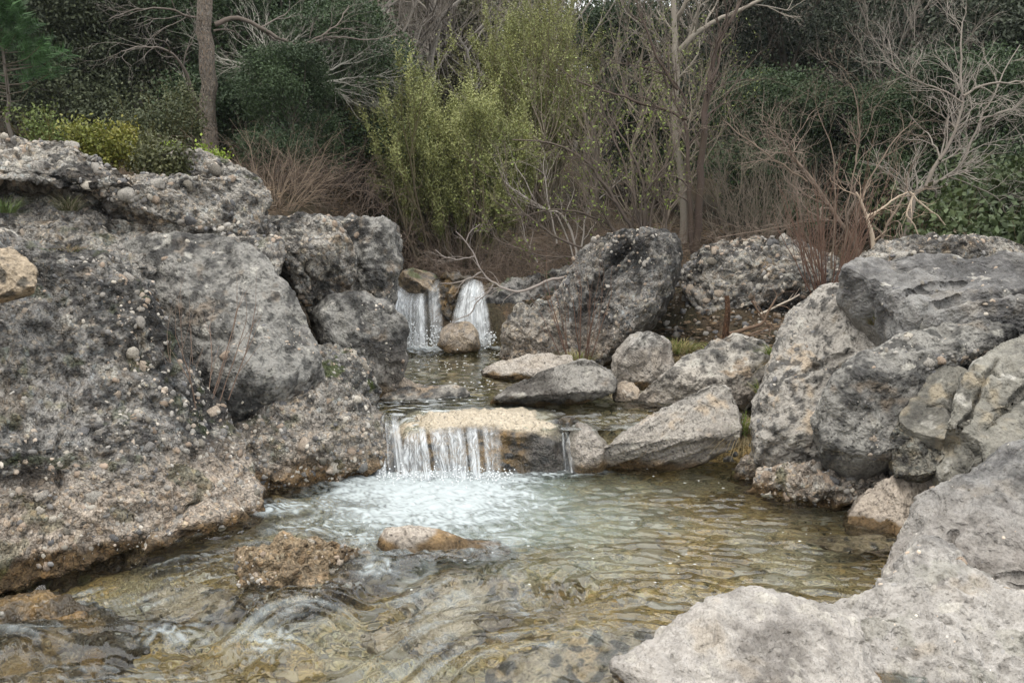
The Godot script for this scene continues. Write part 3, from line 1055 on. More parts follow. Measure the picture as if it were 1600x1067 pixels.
func bare_tree(called: String, label: String, cat: String, pos: Vector3, o: Dictionary, group := "") -> Node3D:
	var t := thing(called, label, cat, pos, group)
	var tw := Wood.new()
	var tr := Wood.new()
	var h: float = o.h
	var path := PackedVector3Array()
	var q := Vector3(0, -0.3, 0)
	for k in 9:
		path.append(q)
		q += Vector3(rng.randfn() * 0.03, 0.1, rng.randfn() * 0.03) * h
	tr.tube(path, o.r, o.r * 0.25, 7, o.c, o.c)
	for k in int(o.limbs):
		var f := lerpf(o.get("from", 0.2), 1.0, rng.randf()) * 8.0
		var i := mini(int(f), 7)
		var a := rng.randf() * TAU
		var lift: float = o.get("lift", 0.6)
		grow(tw, path[i].lerp(path[i + 1], f - i), Vector3(cos(a), lift, sin(a)), h * o.get("reach", 0.33) * rng.randf_range(0.6, 1.15), o.r * 0.35, o.get("depth", 3), o)
	part("trunk", wood_mesh(tr), M.twig, t)
	part("twigs", wood_mesh(tw), M.twig, t, "stuff")
	if o.has("buds"):
		var xf := []
		var cl := []
		for e in tw.tips:
			if rng.randf() > o.buds: continue
			xf.append(Transform3D(rand_basis(rng.randf_range(0.7, 1.3)), e[0])); cl.append((o.budc as Color) * rng.randf_range(0.7, 1.25))
		scatter("buds", leaf_meshes.bud, M.leaf, xf, cl, t)
	return t

# many thin stems fanning out of one foot
func stem_shrub(called: String, label: String, cat: String, pos: Vector3, o: Dictionary, group := "") -> Node3D:
	var t := thing(called, label, cat, pos, group)
	var w := Wood.new()
	for k in int(o.n):
		var a := rng.randf() * TAU
		var lean: float = o.lean * sqrt(rng.randf())
		var foot: Vector3 = Vector3(cos(a), 0, sin(a)) * o.get("foot", 0.08) * rng.randf() + Vector3(0, -0.05, 0)
		var dir := Vector3(cos(a) * sin(lean), cos(lean), sin(a) * sin(lean))
		if o.has("tilt"): dir = (dir + o.tilt).normalized()
		grow(w, foot, dir, o.h * rng.randf_range(0.55, 1.05), o.r * rng.randf_range(0.6, 1.2), o.depth, o)
	part("stems", wood_mesh(w), M.twig, t, "stuff")
	if o.has("leaf"):
		var xf := []
		var cl := []
		var c0: Color = o.lc
		var c1: Color = o.lc1
		for e in w.tips:
			if rng.randf() > o.cover: continue
			if e[0].y < o.h * o.get("bald", 0.2) * rng.randf_range(0.7, 1.3): continue
			var b := Basis(Quaternion(Vector3.UP, e[1]) if e[1].y > -0.98 else Quaternion.IDENTITY) * Basis(Vector3.UP, rng.randf() * TAU) if o.get("along", false) else rand_basis(1.0)
			xf.append(Transform3D(b * Basis.from_scale(Vector3.ONE * rng.randf_range(0.75, 1.25)), e[0]))
			cl.append(c0.lerp(c1, clampf(0.5 + 0.5 * nf.get_noise_3dv((e[0] + pos) * 0.9) * 1.6 + rng.randf_range(-0.2, 0.2), 0, 1)))
		scatter("leaves", leaf_meshes[o.leaf], M.leaf, xf, cl, t)
	return t

func grass_tuft(called: String, label: String, pos: Vector3, n: int, h: float, spread: float, cs: Array, droop := 0.6, tilt := Vector3.ZERO) -> Node3D:
	var t := thing(called, label, "grass", pos)
	var V := PackedVector3Array(); var N := PackedVector3Array(); var C := PackedColorArray(); var I := PackedInt32Array()
	for k in n:
		var a := rng.randf() * TAU
		var r := sqrt(rng.randf())
		var p := Vector3(cos(a), 0, sin(a)) * spread * r + Vector3(0, -0.03, 0)
		var dir := (Vector3(cos(a) * 0.7 * r, 1.0, sin(a) * 0.7 * r) + Vector3(rng.randfn(), 0, rng.randfn()) * 0.25 + tilt).normalized()
		var out := Vector3(dir.x, 0, dir.z).normalized() if Vector2(dir.x, dir.z).length() > 0.01 else Vector3.RIGHT
		var side := dir.cross(out).normalized() * 0.0028 * rng.randf_range(0.7, 1.4)
		if side.length() < 0.0005: side = Vector3(0.003, 0, 0)
		var L := h * rng.randf_range(0.5, 1.15)
		var c: Color = cs[rng.randi() % cs.size()] * rng.randf_range(0.75, 1.2)
		var b := V.size()
		for s in 5:
			var f := s / 4.0
			var q := p + dir * L * f + (out * 0.7 - Vector3.UP * 0.9) * droop * L * f * f * rng.randf_range(0.8, 1.0)
			var wd := side * (1.0 - f * 0.85)
			V.append(q - wd); V.append(q + wd)
			var nn := side.cross(dir).normalized()
			N.append(nn); N.append(nn); C.append(c); C.append(c)
			if s < 4:
				var i := b + s * 2
				I.append_array([i, i + 2, i + 1, i + 1, i + 2, i + 3])
	part("grass_blades", arr_mesh(V, N, C, I), M.grass, t, "stuff")
	return t

# ---------------------------------------------------------------- the scene
func _ready() -> void:
	var cam := Camera3D.new()
	cam.name = "camera"
	cam.position = EYE
	cam.rotation.x = -PITCH
	cam.fov = 42.0
	cam.near = 0.05
	cam.far = 400.0
	add_child(cam)
	cam.current = true
	var env := Environment.new()
	var sm := ProceduralSkyMaterial.new()
	sm.sky_top_color = Color(1.0, 1.0, 1.0)
	sm.sky_horizon_color = Color(0.62, 0.64, 0.66)
	sm.sky_energy_multiplier = 1.25
	sm.ground_horizon_color = Color(0.30, 0.30, 0.28)
	sm.ground_bottom_color = Color(0.3, 0.29, 0.27)
	sm.sky_curve = 0.25
	var sky := Sky.new()
	sky.sky_material = sm
	env.background_mode = Environment.BG_SKY
	env.sky = sky
	env.tonemap_mode = Environment.TONE_MAPPER_LINEAR
	env.tonemap_exposure = 1.95
	env.fog_enabled = true
	env.fog_density = 0.0004
	env.fog_light_color = Color(0.85, 0.90, 0.95)
	env.sdfgi_enabled = true
	env.ssao_enabled = true
	env.ssil_enabled = true
	var we := WorldEnvironment.new()
	we.name = "daylight"
	we.environment = env
	add_child(we)
	var sun := DirectionalLight3D.new()
	sun.name = "sun"
	sun.light_energy = 0.5
	sun.light_angular_distance = 45.0
	sun.light_color = Color(1.0, 0.98, 0.95)
	sun.shadow_enabled = true
	sun.rotation_degrees = Vector3(-66, -40, 0)
	add_child(sun)
	rng.seed = 4711
	make_noises()
	make_materials()
	make_pebbles()
	make_leaf_meshes()
	build_ground()
	left_bank()
	middle_rocks()
	right_bank()
	stream_stones()
	build_water()
	trees()
	shrubs()
	grasses()

func left_bank() -> void:
	rock("boulder", "huge dark conglomerate boulder studded with pebbles, rising from the water at left", "boulder",
		[-190, 420, -60, 372, 60, 380, 170, 398, 228, 440, 256, 500, 272, 560, 330, 640, 372, 715, 405, 775, 408, 830, 330, 900, 200, 960, 60, 1060, -120, 1130, -330, 1000, -330, 600],
		4.75, 36, 14, 0.62, "dark", {"mat": "cong", "wl": WL1, "bleach": 0.9, "och": 0.06, "crk": 0.05, "facets": 0, "cracks": [[0.045, 0.10, -40, 985, 60, 930, 200, 880, 330, 835]], "peb": 0.020, "pebs": 0.06, "med": 0.032, "big": 0.09, "fine": 0.010, "boxy": 2.0, "step": 0.0125,
		"stones": [3400, 150, 0.021], "pebthr": -0.05, "moss": 0.35, "cuts": [[0.86, 0.1, -0.62, 0.3]], "back": 0.9, "edge": 0.8})
	rock("boulder", "tan rounded stone lodged on top of the huge pebbly boulder", "boulder", [-40, 400, 20, 391, 48, 408, 62, 438, 55, 455, 0, 470, -40, 460], 4.55, 20, 30, 0.12, "tan", {"big": 0.05})
	rock("boulder", "smooth grey rounded boulder behind the dead weed stalks", "boulder",
		[185, 395, 255, 375, 340, 382, 405, 405, 450, 465, 488, 535, 502, 590, 475, 640, 420, 668, 340, 680, 260, 640, 215, 540],
		6.05, 22, 24, 0.6, "grey", {"mat": "grain", "med": 0.016, "big": 0.06, "peb": 0.006, "pebs": 0.05, "stones": [500, 25, 0.02], "pebthr": 0.1, "cuts": [[0.8, 0.12, -0.5, 0.3]], "edge": 0.8})
	rock("boulder", "bulging dark boulder with a rounded brow above the grey boulder", "boulder",
		[370, 365, 420, 342, 475, 344, 525, 358, 550, 395, 553, 440, 538, 482, 500, 500, 470, 470, 440, 425, 395, 400],
		7.0, 18, 16, 0.5, "ledge", {"stones": [420, 24, 0.024], "peb": 0.012, "facets": 2, "mat": "cong", "med": 0.035, "cracks": [[0.02, 0.07, 455, 392, 490, 425, 502, 470]], "cuts": [[0.8, 0.1, -0.45, 0.3]]})
	rock("boulder", "squarish dark boulder standing at the left edge of the upper pool", "boulder",
		[486, 490, 514, 464, 556, 458, 604, 476, 628, 506, 628, 560, 614, 615, 584, 640, 556, 600, 510, 560],
		6.9, 20, 8, 0.42, "grey", {"stones": [160, 10, 0.018], "mat": "grain", "facets": 2, "peb": 0.006, "wl": WL2, "och": 0.12, "bleach": 0.2, "med": 0.03, "boxy": 2.8, "cuts": [[0.85, 0.05, -0.35, 0.2]]})
	rock("boulder", "small pebbly hump wedged under the squarish dark boulder", "boulder",
		[480, 560, 520, 535, 565, 560, 592, 610, 592, 650, 540, 660, 480, 640], 6.45, 18, 25, 0.3, "grey", {"mat": "cong", "peb": 0.018, "stones": [260, 15, 0.022], "moss": 0.8})
	rock("boulder", "big square grey block at the left of the far falls", "boulder",
		[470, 365, 500, 345, 560, 343, 602, 348, 618, 368, 624, 410, 612, 455, 600, 500, 540, 510, 480, 480], 9.3, 16, 4, 0.6, "grey",
		{"mat": "grain", "peb": 0.01, "facets": 2, "wl": WL2, "bleach": 0.1, "med": 0.04, "pebs": 0.08, "boxy": 3.2, "edge": 0.5, "stones": [400, 10, 0.025]})
	rock("ledge", "long weathered ledge topped with white crust, overhanging the left bank", "rock ledge",
		[-120, 225, -30, 214, 40, 217, 95, 222, 130, 240, 165, 270, 215, 288, 270, 284, 330, 290, 388, 288, 415, 308, 413, 345, 392, 372, 330, 370, 262, 366, 208, 350, 158, 322, 105, 302, 40, 288, -30, 285, -120, 290],
		6.3, 24, 22, 0.36, "ledge", {"mat": "cong", "med": 0.04, "big": 0.06, "peb": 0.022, "stones": [1300, 70, 0.026], "pebthr": 0.0, "ctr": [215, 318], "cuts": [[0.75, 0, -0.75, 0.25]], "edge": 0.8})
	rock("ledge", "second ledge half hidden under scrub, behind the long crusted ledge", "rock ledge",
		[225, 285, 265, 262, 325, 256, 378, 278, 414, 298, 417, 335, 385, 345, 310, 330, 245, 310], 7.7, 12, 25, 0.4, "ledge", {"mat": "cong", "med": 0.05, "peb": 0.02, "moss": 0.6, "stones": [260, 10, 0.03]})
	rock("ledge", "broad sloping shelf of pebbly rock below the crusted ledge", "rock ledge",
		[-220, 290, -60, 282, 60, 298, 170, 330, 262, 372, 380, 372, 440, 380, 430, 430, 330, 430, 200, 440, 60, 450, -120, 470, -240, 420], 6.1, 20, 60, 0.17, "ledge",
		{"mat": "cong", "med": 0.035, "peb": 0.02, "stones": [1500, 60, 0.024], "pebthr": -0.1, "moss": 0.3})
	rock("ledge", "low wet ochre ledge at the left of the cascade, full of pebbles", "rock ledge",
		[355, 690, 400, 648, 470, 618, 525, 606, 570, 640, 596, 690, 598, 745, 530, 765, 505, 800, 440, 812, 380, 800, 340, 745], 5.75, 26, 30, 0.36, "pale",
		{"mat": "cong", "wl": WL1, "och": 0.22, "bleach": 0.4, "med": 0.045, "peb": 0.026, "pebs": 0.07, "stones": [1100, 70, 0.022], "pebthr": -0.15, "moss": 0.3})
	rock("boulder", "bleached foot of rock jutting into the stream under the pebbly boulder", "boulder",
		[300, 790, 350, 762, 392, 752, 412, 785, 410, 830, 350, 860, 270, 880, 200, 910, 210, 850], 4.75, 36, 30, 0.22, "pale", {"mat": "cong", "wl": WL1, "och": 0.1, "bleach": 0.8, "peb": 0.012, "stones": [200, 15, 0.016]})

func middle_rocks() -> void:
	rock("boulder", "flat topped wet boulder that the cascade pours over", "boulder",
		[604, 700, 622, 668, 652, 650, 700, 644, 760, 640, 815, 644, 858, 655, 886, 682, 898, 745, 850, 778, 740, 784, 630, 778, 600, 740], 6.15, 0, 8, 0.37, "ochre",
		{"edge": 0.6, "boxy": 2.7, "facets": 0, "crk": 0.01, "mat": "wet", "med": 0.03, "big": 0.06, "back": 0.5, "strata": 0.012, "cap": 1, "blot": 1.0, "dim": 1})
	rock("boulder", "tilted grey slab leaning over a dark hollow beside the cascade", "boulder",
		[770, 634, 800, 606, 858, 577, 915, 562, 948, 576, 966, 604, 945, 620, 908, 632, 872, 648, 835, 656, 800, 650], 6.65, -12, 8, 0.38, "grey",
		{"facets": 0, "crk": 0.02, "med": 0.02, "big": 0.04, "strata": 0.016, "sdir": Vector3(-0.45, 1, 0.2), "back": 0.34, "cuts": [[0.50, -0.05, -0.52, 0.06], [0.55, -0.35, 1.1, 0.05]], "boxy": 3.4, "edge": 0.5, "wl": WL2, "och": 0.05, "bleach": 0.1})
	rock("boulder", "big pale tilted slab with layered edge, right of the cascade", "boulder",
		[922, 742, 955, 695, 1010, 658, 1075, 620, 1116, 600, 1142, 610, 1154, 650, 1156, 690, 1118, 714, 1060, 738, 1000, 757, 945, 760], 5.95, -14, 16, 0.44, "pale",
		{"facets": 0, "crk": 0.02, "med": 0.014, "big": 0.03, "blot": 0.35, "strata": 0.03, "sdir": Vector3(-0.5, 1, 0.2), "back": 0.3, "cuts": [[0.50, 0.0, -0.52, 0.05], [0.5, -0.3, 1.0, 0.04]], "boxy": 3.4, "edge": 0.45, "wl": WL1, "och": 0.10, "bleach": 0.2})
	rock("boulder", "rounded grey boulder behind the big pale tilted slab", "boulder",
		[978, 655, 1008, 612, 1075, 562, 1135, 530, 1180, 530, 1206, 560, 1206, 600, 1165, 640, 1080, 690, 1000, 690], 6.75, -10, 25, 0.45, "slab",
		{"med": 0.03, "big": 0.08, "wl": WL1 + 0.14, "och": 0.12, "bleach": 0.5, "cuts": [[0.8, 0, -0.5, 0.2]]})
	rock("boulder", "pale upright block with a waterline band, standing in the side pool", "boulder",
		[956, 625, 962, 560, 984, 526, 1010, 518, 1044, 534, 1054, 568, 1060, 625, 1010, 640], 7.45, 4, 8, 0.3, "white",
		{"med": 0.02, "big": 0.05, "wl": WL2, "och": 0.04, "bleach": 0.5, "boxy": 3.2, "edge": 0.45})
	rock("boulder", "small pale stone wedged between the tilted slab and the pale block", "boulder",
		[957, 622, 968, 598, 990, 597, 1000, 612, 996, 634, 970, 642], 6.75, 0, 15, 0.1, "tan", {"big": 0.06, "wl": WL2 - 0.06, "och": 0.06})
	rock("boulder", "great dark conglomerate block tilted to the left above the upper pool", "boulder",
		[836, 572, 848, 520, 880, 450, 912, 400, 945, 378, 990, 374, 1038, 371, 1062, 388, 1060, 430, 1034, 490, 990, 535, 945, 580, 890, 600], 8.5, -12, 16, 0.55, "dark",
		{"facets": 0, "mat": "cong", "med": 0.03, "big": 0.05, "peb": 0.014, "pebs": 0.075, "wl": WL2, "och": 0.05, "bleach": 0.6, "boxy": 3.6, "edge": 0.42, "stones": [900, 40, 0.022], "cuts": [[0.75, 0.45, -0.1, 0.12]],
		"cracks": [[0.03, 0.10, 985, 388, 940, 430, 905, 500]]})
	rock("boulder", "rounded grey boulder at the foot of the great tilted block", "boulder",
		[783, 560, 790, 505, 808, 478, 845, 470, 872, 488, 884, 545, 868, 575, 810, 580], 8.3, -8, 10, 0.34, "slab", {"mat": "cong", "med": 0.035, "wl": WL2, "och": 0.05, "bleach": 0.7, "boxy": 2.6})
	rock("boulder", "flat cream slab lying at the edge of the upper pool", "boulder",
		[750, 582, 800, 566, 855, 556, 893, 558, 894, 582, 850, 600, 780, 600], 7.75, 0, 45, 0.13, "white", {"wl": WL2, "och": 0.05, "bleach": 0.5, "med": 0.02, "big": 0.04, "boxy": 3.0})
	rock("boulder", "wide conglomerate outcrop under the bare trees, coarse with pebbles", "boulder",
		[1062, 435, 1088, 400, 1140, 378, 1205, 378, 1262, 388, 1305, 420, 1315, 470, 1255, 500, 1150, 505, 1090, 490], 8.9, -6, 28, 0.6, "ledge",
		{"mat": "cong", "med": 0.05, "big": 0.08, "peb": 0.03, "pebs": 0.085, "stones": [1800, 80, 0.03], "pebthr": -0.25, "cuts": [[0.7, 0, -0.55, 0.2]]})
	rock("boulder", "dark mottled round stone at the right foot of the cascade", "boulder",
		[880, 700, 900, 664, 925, 668, 946, 690, 952, 715, 935, 745, 895, 748], 5.95, 0, 18, 0.2, "grey", {"facets": 0, "crk": 0.0, "wl": WL1, "och": 0.1, "big": 0.05, "mat": "wet"})
	rock("boulder", "ochre wet stone tucked beside the right end of the cascade", "boulder",
		[858, 690, 872, 655, 895, 652, 912, 672, 905, 710, 880, 740], 6.05, 0, 12, 0.16, "ochre", {"mat": "wet", "big": 0.05})
	rock("boulder", "wet brown rock between the two far spouts", "boulder",
		[668, 470, 680, 436, 715, 428, 738, 440, 742, 490, 735, 545, 680, 550, 664, 510], 10.0, 0, 12, 0.3, "ochre", {"mat": "wet", "med": 0.05, "big": 0.12})
	rock("boulder", "mossy brown cap rock at the top of the left far spout", "boulder",
		[612, 470, 622, 432, 650, 422, 682, 430, 690, 460, 660, 470], 10.1, 0, 20, 0.3, "brown", {"mat": "wet", "moss": 0.7})
	rock("boulder", "dark wet ledge under the far falls", "boulder",
		[590, 560, 600, 470, 640, 452, 760, 446, 800, 450, 810, 560], 10.35, 0, 20, 0.25, "brown", {"mat": "wet", "med": 0.06, "moss": 0.5})
	rock("boulder", "small round boulder in the spray of the far falls", "boulder",
		[682, 540, 692, 512, 715, 502, 740, 508, 750, 530, 748, 548, 700, 552], 9.1, 0, 20, 0.16, "brown", {"mat": "wet", "wl": WL2, "big": 0.06})
	rock("boulder", "shadowed bank of rock right of the far falls", "rock bank",
		[755, 470, 800, 440, 870, 425, 930, 420, 930, 520, 800, 530, 760, 530], 10.3, -8, 10, 0.35, "dark", {"med": 0.08, "moss": 0.7})

func right_bank() -> void:
	rock("boulder", "big smooth purplish boulder with rounded folds at the right edge", "boulder",
		[1312, 448, 1345, 428, 1425, 416, 1510, 420, 1600, 428, 1740, 436, 1780, 530, 1640, 566, 1560, 552, 1480, 562, 1410, 560, 1384, 530, 1348, 484], 5.5, -18, 50, 0.36, "smooth",
		{"facets": 0, "mat": "smooth", "blot": 0.35, "med": 0.022, "big": 0.13, "bigs": 1.3, "fine": 0.006, "edge": 0.5, "cuts": [[0.8, 0.1, -0.45, 0.2]], "cracks": [[0.02, 0.05, 1395, 480, 1450, 450, 1500, 440], [0.025, 0.06, 1430, 540, 1440, 500, 1480, 480, 1600, 470]], "boxy": 2.4, "stones": [160, 10, 0.02], "pebthr": 0.2})
	rock("boulder", "flat crusted rock behind the smooth purplish boulder", "boulder",
		[1340, 405, 1380, 384, 1450, 378, 1520, 384, 1600, 396, 1620, 430, 1480, 430, 1360, 430], 7.0, -6, 40, 0.3, "ledge", {"mat": "cong", "peb": 0.02, "stones": [300, 10, 0.025]})
	rock("ledge", "long pale pebbly slope of rock running down to the pool", "rock ledge",
		[1172, 680, 1190, 600, 1232, 505, 1280, 462, 1360, 462, 1420, 540, 1430, 590, 1340, 670, 1310, 730, 1235, 745, 1180, 735], 5.85, -22, 40, 0.36, "pale",
		{"big": 0.07, "mat": "grain", "stones": [700, 30, 0.017], "facets": 1, "med": 0.022, "peb": 0.008, "pebs": 0.06, "pebthr": -0.1, "cuts": [[0.8, 0, -0.3, 0.25]], "cracks": [[0.02, 0.05, 1262, 585, 1300, 560, 1330, 545]]})
	rock("boulder", "round bulging conglomerate boulder under the smooth purplish one", "boulder",
		[1272, 655, 1298, 602, 1375, 558, 1470, 528, 1545, 522, 1596, 543, 1535, 575, 1455, 632, 1440, 675, 1425, 715, 1345, 735, 1285, 712], 5.15, -18, 38, 0.42, "grey",
		{"pebthr": 0.08, "mat": "grain", "stones": [420, 30, 0.02], "facets": 1, "peb": 0.008, "med": 0.025, "big": 0.07, "cuts": [[0.85, 0, -0.4, 0.3]]})
	rock("slab", "olive grey slab split by cracks, wedged right of the round bulging boulder", "rock slab",
		[1405, 655, 1445, 600, 1500, 582, 1532, 598, 1504, 650, 1485, 700, 1428, 680], 4.85, -22, 50, 0.15, "olive", {"mat": "smooth", "blot": 0.3, "boxy": 4.0, "edge": 0.35, "med": 0.01, "fine": 0.004, "cracks": [[0.008, 0.03, 1452, 630, 1475, 632, 1490, 645]]})
	rock("slab", "large smooth olive slab rising to the right edge, cut by long cracks", "rock slab",
		[1474, 690, 1505, 612, 1552, 562, 1640, 525, 1760, 500, 1780, 760, 1640, 780, 1560, 755, 1532, 712, 1488, 690], 4.6, -24, 50, 0.24, "olive",
		{"facets": 2, "mat": "smooth", "blot": 0.3, "boxy": 3.2, "edge": 0.4, "med": 0.012, "fine": 0.004, "cracks": [[0.010, 0.06, 1480, 682, 1520, 640, 1535, 600, 1560, 560], [0.009, 0.05, 1545, 660, 1600, 610, 1650, 580]]})
	rock("slab", "angular broken block below the cracked olive slabs", "rock slab",
		[1462, 722, 1480, 684, 1535, 664, 1562, 700, 1550, 755, 1500, 772, 1472, 760], 4.6, -20, 32, 0.18, "olive", {"mat": "smooth", "blot": 0.3, "boxy": 4.0, "edge": 0.35, "med": 0.012})
	rock("slab", "knobbly broken block beneath the split olive slab", "rock slab",
		[1386, 692, 1408, 660, 1474, 682, 1488, 716, 1454, 750, 1400, 742], 4.8, -20, 30, 0.16, "olive", {"mat": "cong", "boxy": 3.0, "edge": 0.4, "peb": 0.01})
	rock("slab", "small fallen block wedged above the foreground rock", "rock slab",
		[1510, 742, 1528, 712, 1560, 708, 1590, 726, 1570, 760, 1530, 765], 4.45, -14, 36, 0.12, "olive", {"mat": "smooth", "blot": 0.3, "boxy": 3.4, "edge": 0.4})
	rock("slab", "dark pebbly underside layer in the crevice below the olive blocks", "rock slab",
		[1388, 722, 1420, 712, 1480, 735, 1530, 752, 1530, 800, 1440, 790, 1390, 760], 5.0, -18, 12, 0.16, "dark", {"mat": "cong", "peb": 0.02, "stones": [150, 12, 0.02]})
	rock("boulder", "low knobbly rock at the water below the pale slope", "boulder",
		[1135, 752, 1165, 720, 1205, 700, 1246, 702, 1262, 735, 1225, 768, 1160, 775], 5.65, -14, 34, 0.22, "pale", {"mat": "cong", "med": 0.04, "peb": 0.014, "wl": WL1, "och": 0.07, "bleach": 0.7, "stones": [150, 10, 0.018], "moss": 0.4})
	rock("boulder", "pitted pale rock with a dark hollow, at the right waterline", "boulder",
		[1168, 782, 1185, 745, 1225, 728, 1275, 732, 1312, 752, 1318, 795, 1275, 820, 1210, 812], 5.35, -16, 28, 0.24, "pale", {"mat": "cong", "med": 0.05, "peb": 0.016, "wl": WL1, "och": 0.06, "bleach": 0.7, "stones": [200, 14, 0.02], "moss": 0.5})
	rock("boulder", "grey pebbly lump between the pitted rock and the round boulder", "boulder",
		[1262, 778, 1285, 738, 1330, 722, 1378, 742, 1382, 775, 1340, 806, 1285, 812], 5.15, -16, 24, 0.22, "grey", {"mat": "cong", "med": 0.05, "peb": 0.022, "wl": WL1, "och": 0.06, "bleach": 0.5, "stones": [260, 16, 0.022], "moss": 0.5})
	rock("boulder", "rounded boulder with a peach stained foot in the pool corner", "boulder",
		[1320, 855, 1330, 795, 1368, 752, 1418, 738, 1462, 752, 1470, 800, 1440, 850, 1390, 872], 4.85, -12, 22, 0.26, "pale", {"wl": WL1, "och": 0.03, "bleach": 0.9, "med": 0.025, "big": 0.06, "boxy": 2.6})
	rock("boulder", "large smooth grey foreground boulder sloping up to the right edge", "boulder",
		[1372, 935, 1398, 850, 1436, 785, 1500, 745, 1600, 698, 1760, 640, 1900, 700, 1960, 1000, 1860, 1250, 1600, 1250, 1470, 1120], 3.75, -26, 46, 0.30, "smooth",
		{"facets": 0, "mat": "smooth", "blot": 0.4, "med": 0.022, "big": 0.06, "fine": 0.006, "boxy": 2.7, "step": 0.0085, "wl": WL1, "och": 0.05, "bleach": 0.25, "crk": 0.02, "cracks": [[0.014, 0.05, 1492, 835, 1490, 870, 1510, 930], [0.010, 0.03, 1510, 912, 1560, 905, 1620, 900]], "pit": 0.014, "stones": [160, 8, 0.010], "pebdark": 1.5, "pebthr": 0.15, "cuts": [[0.85, 0.15, -0.2, 0.3]]})
	rock("boulder", "low pitted pinkish rock shelf joining the white lobe to the grey foreground boulder", "rock shelf",
		[1180, 990, 1270, 950, 1345, 935, 1385, 905, 1420, 860, 1480, 870, 1560, 930, 1680, 960, 1800, 1100, 1700, 1260, 1350, 1260, 1200, 1180], 3.17, -14, 60, 0.12, "white",
		{"facets": 0, "mat": "smooth", "blot": 0.45, "med": 0.03, "big": 0.06, "fine": 0.009, "boxy": 3.0, "step": 0.0085, "wl": WL1 - 0.02, "och": 0.05, "bleach": 0.15, "pit": 0.016, "stones": [240, 16, 0.012], "pebdark": 1.6, "pebthr": 0.05, "crk": 0.03, "moss": 0.15})
	rock("boulder", "whitish low rounded foreground lobe sloping into the stream", "boulder",
		[955, 1050, 985, 1022, 1060, 972, 1128, 938, 1190, 928, 1250, 945, 1340, 975, 1380, 1070, 1340, 1180, 1180, 1230, 1050, 1150], 3.04, -8, 66, 0.10, "white",
		{"facets": 0, "mat": "smooth", "blot": 0.3, "med": 0.022, "big": 0.05, "fine": 0.007, "boxy": 2.3, "step": 0.0085, "wl": WL1 - 0.03, "och": 0.03, "bleach": 0.2, "crk": 0.02, "pit": 0.012})

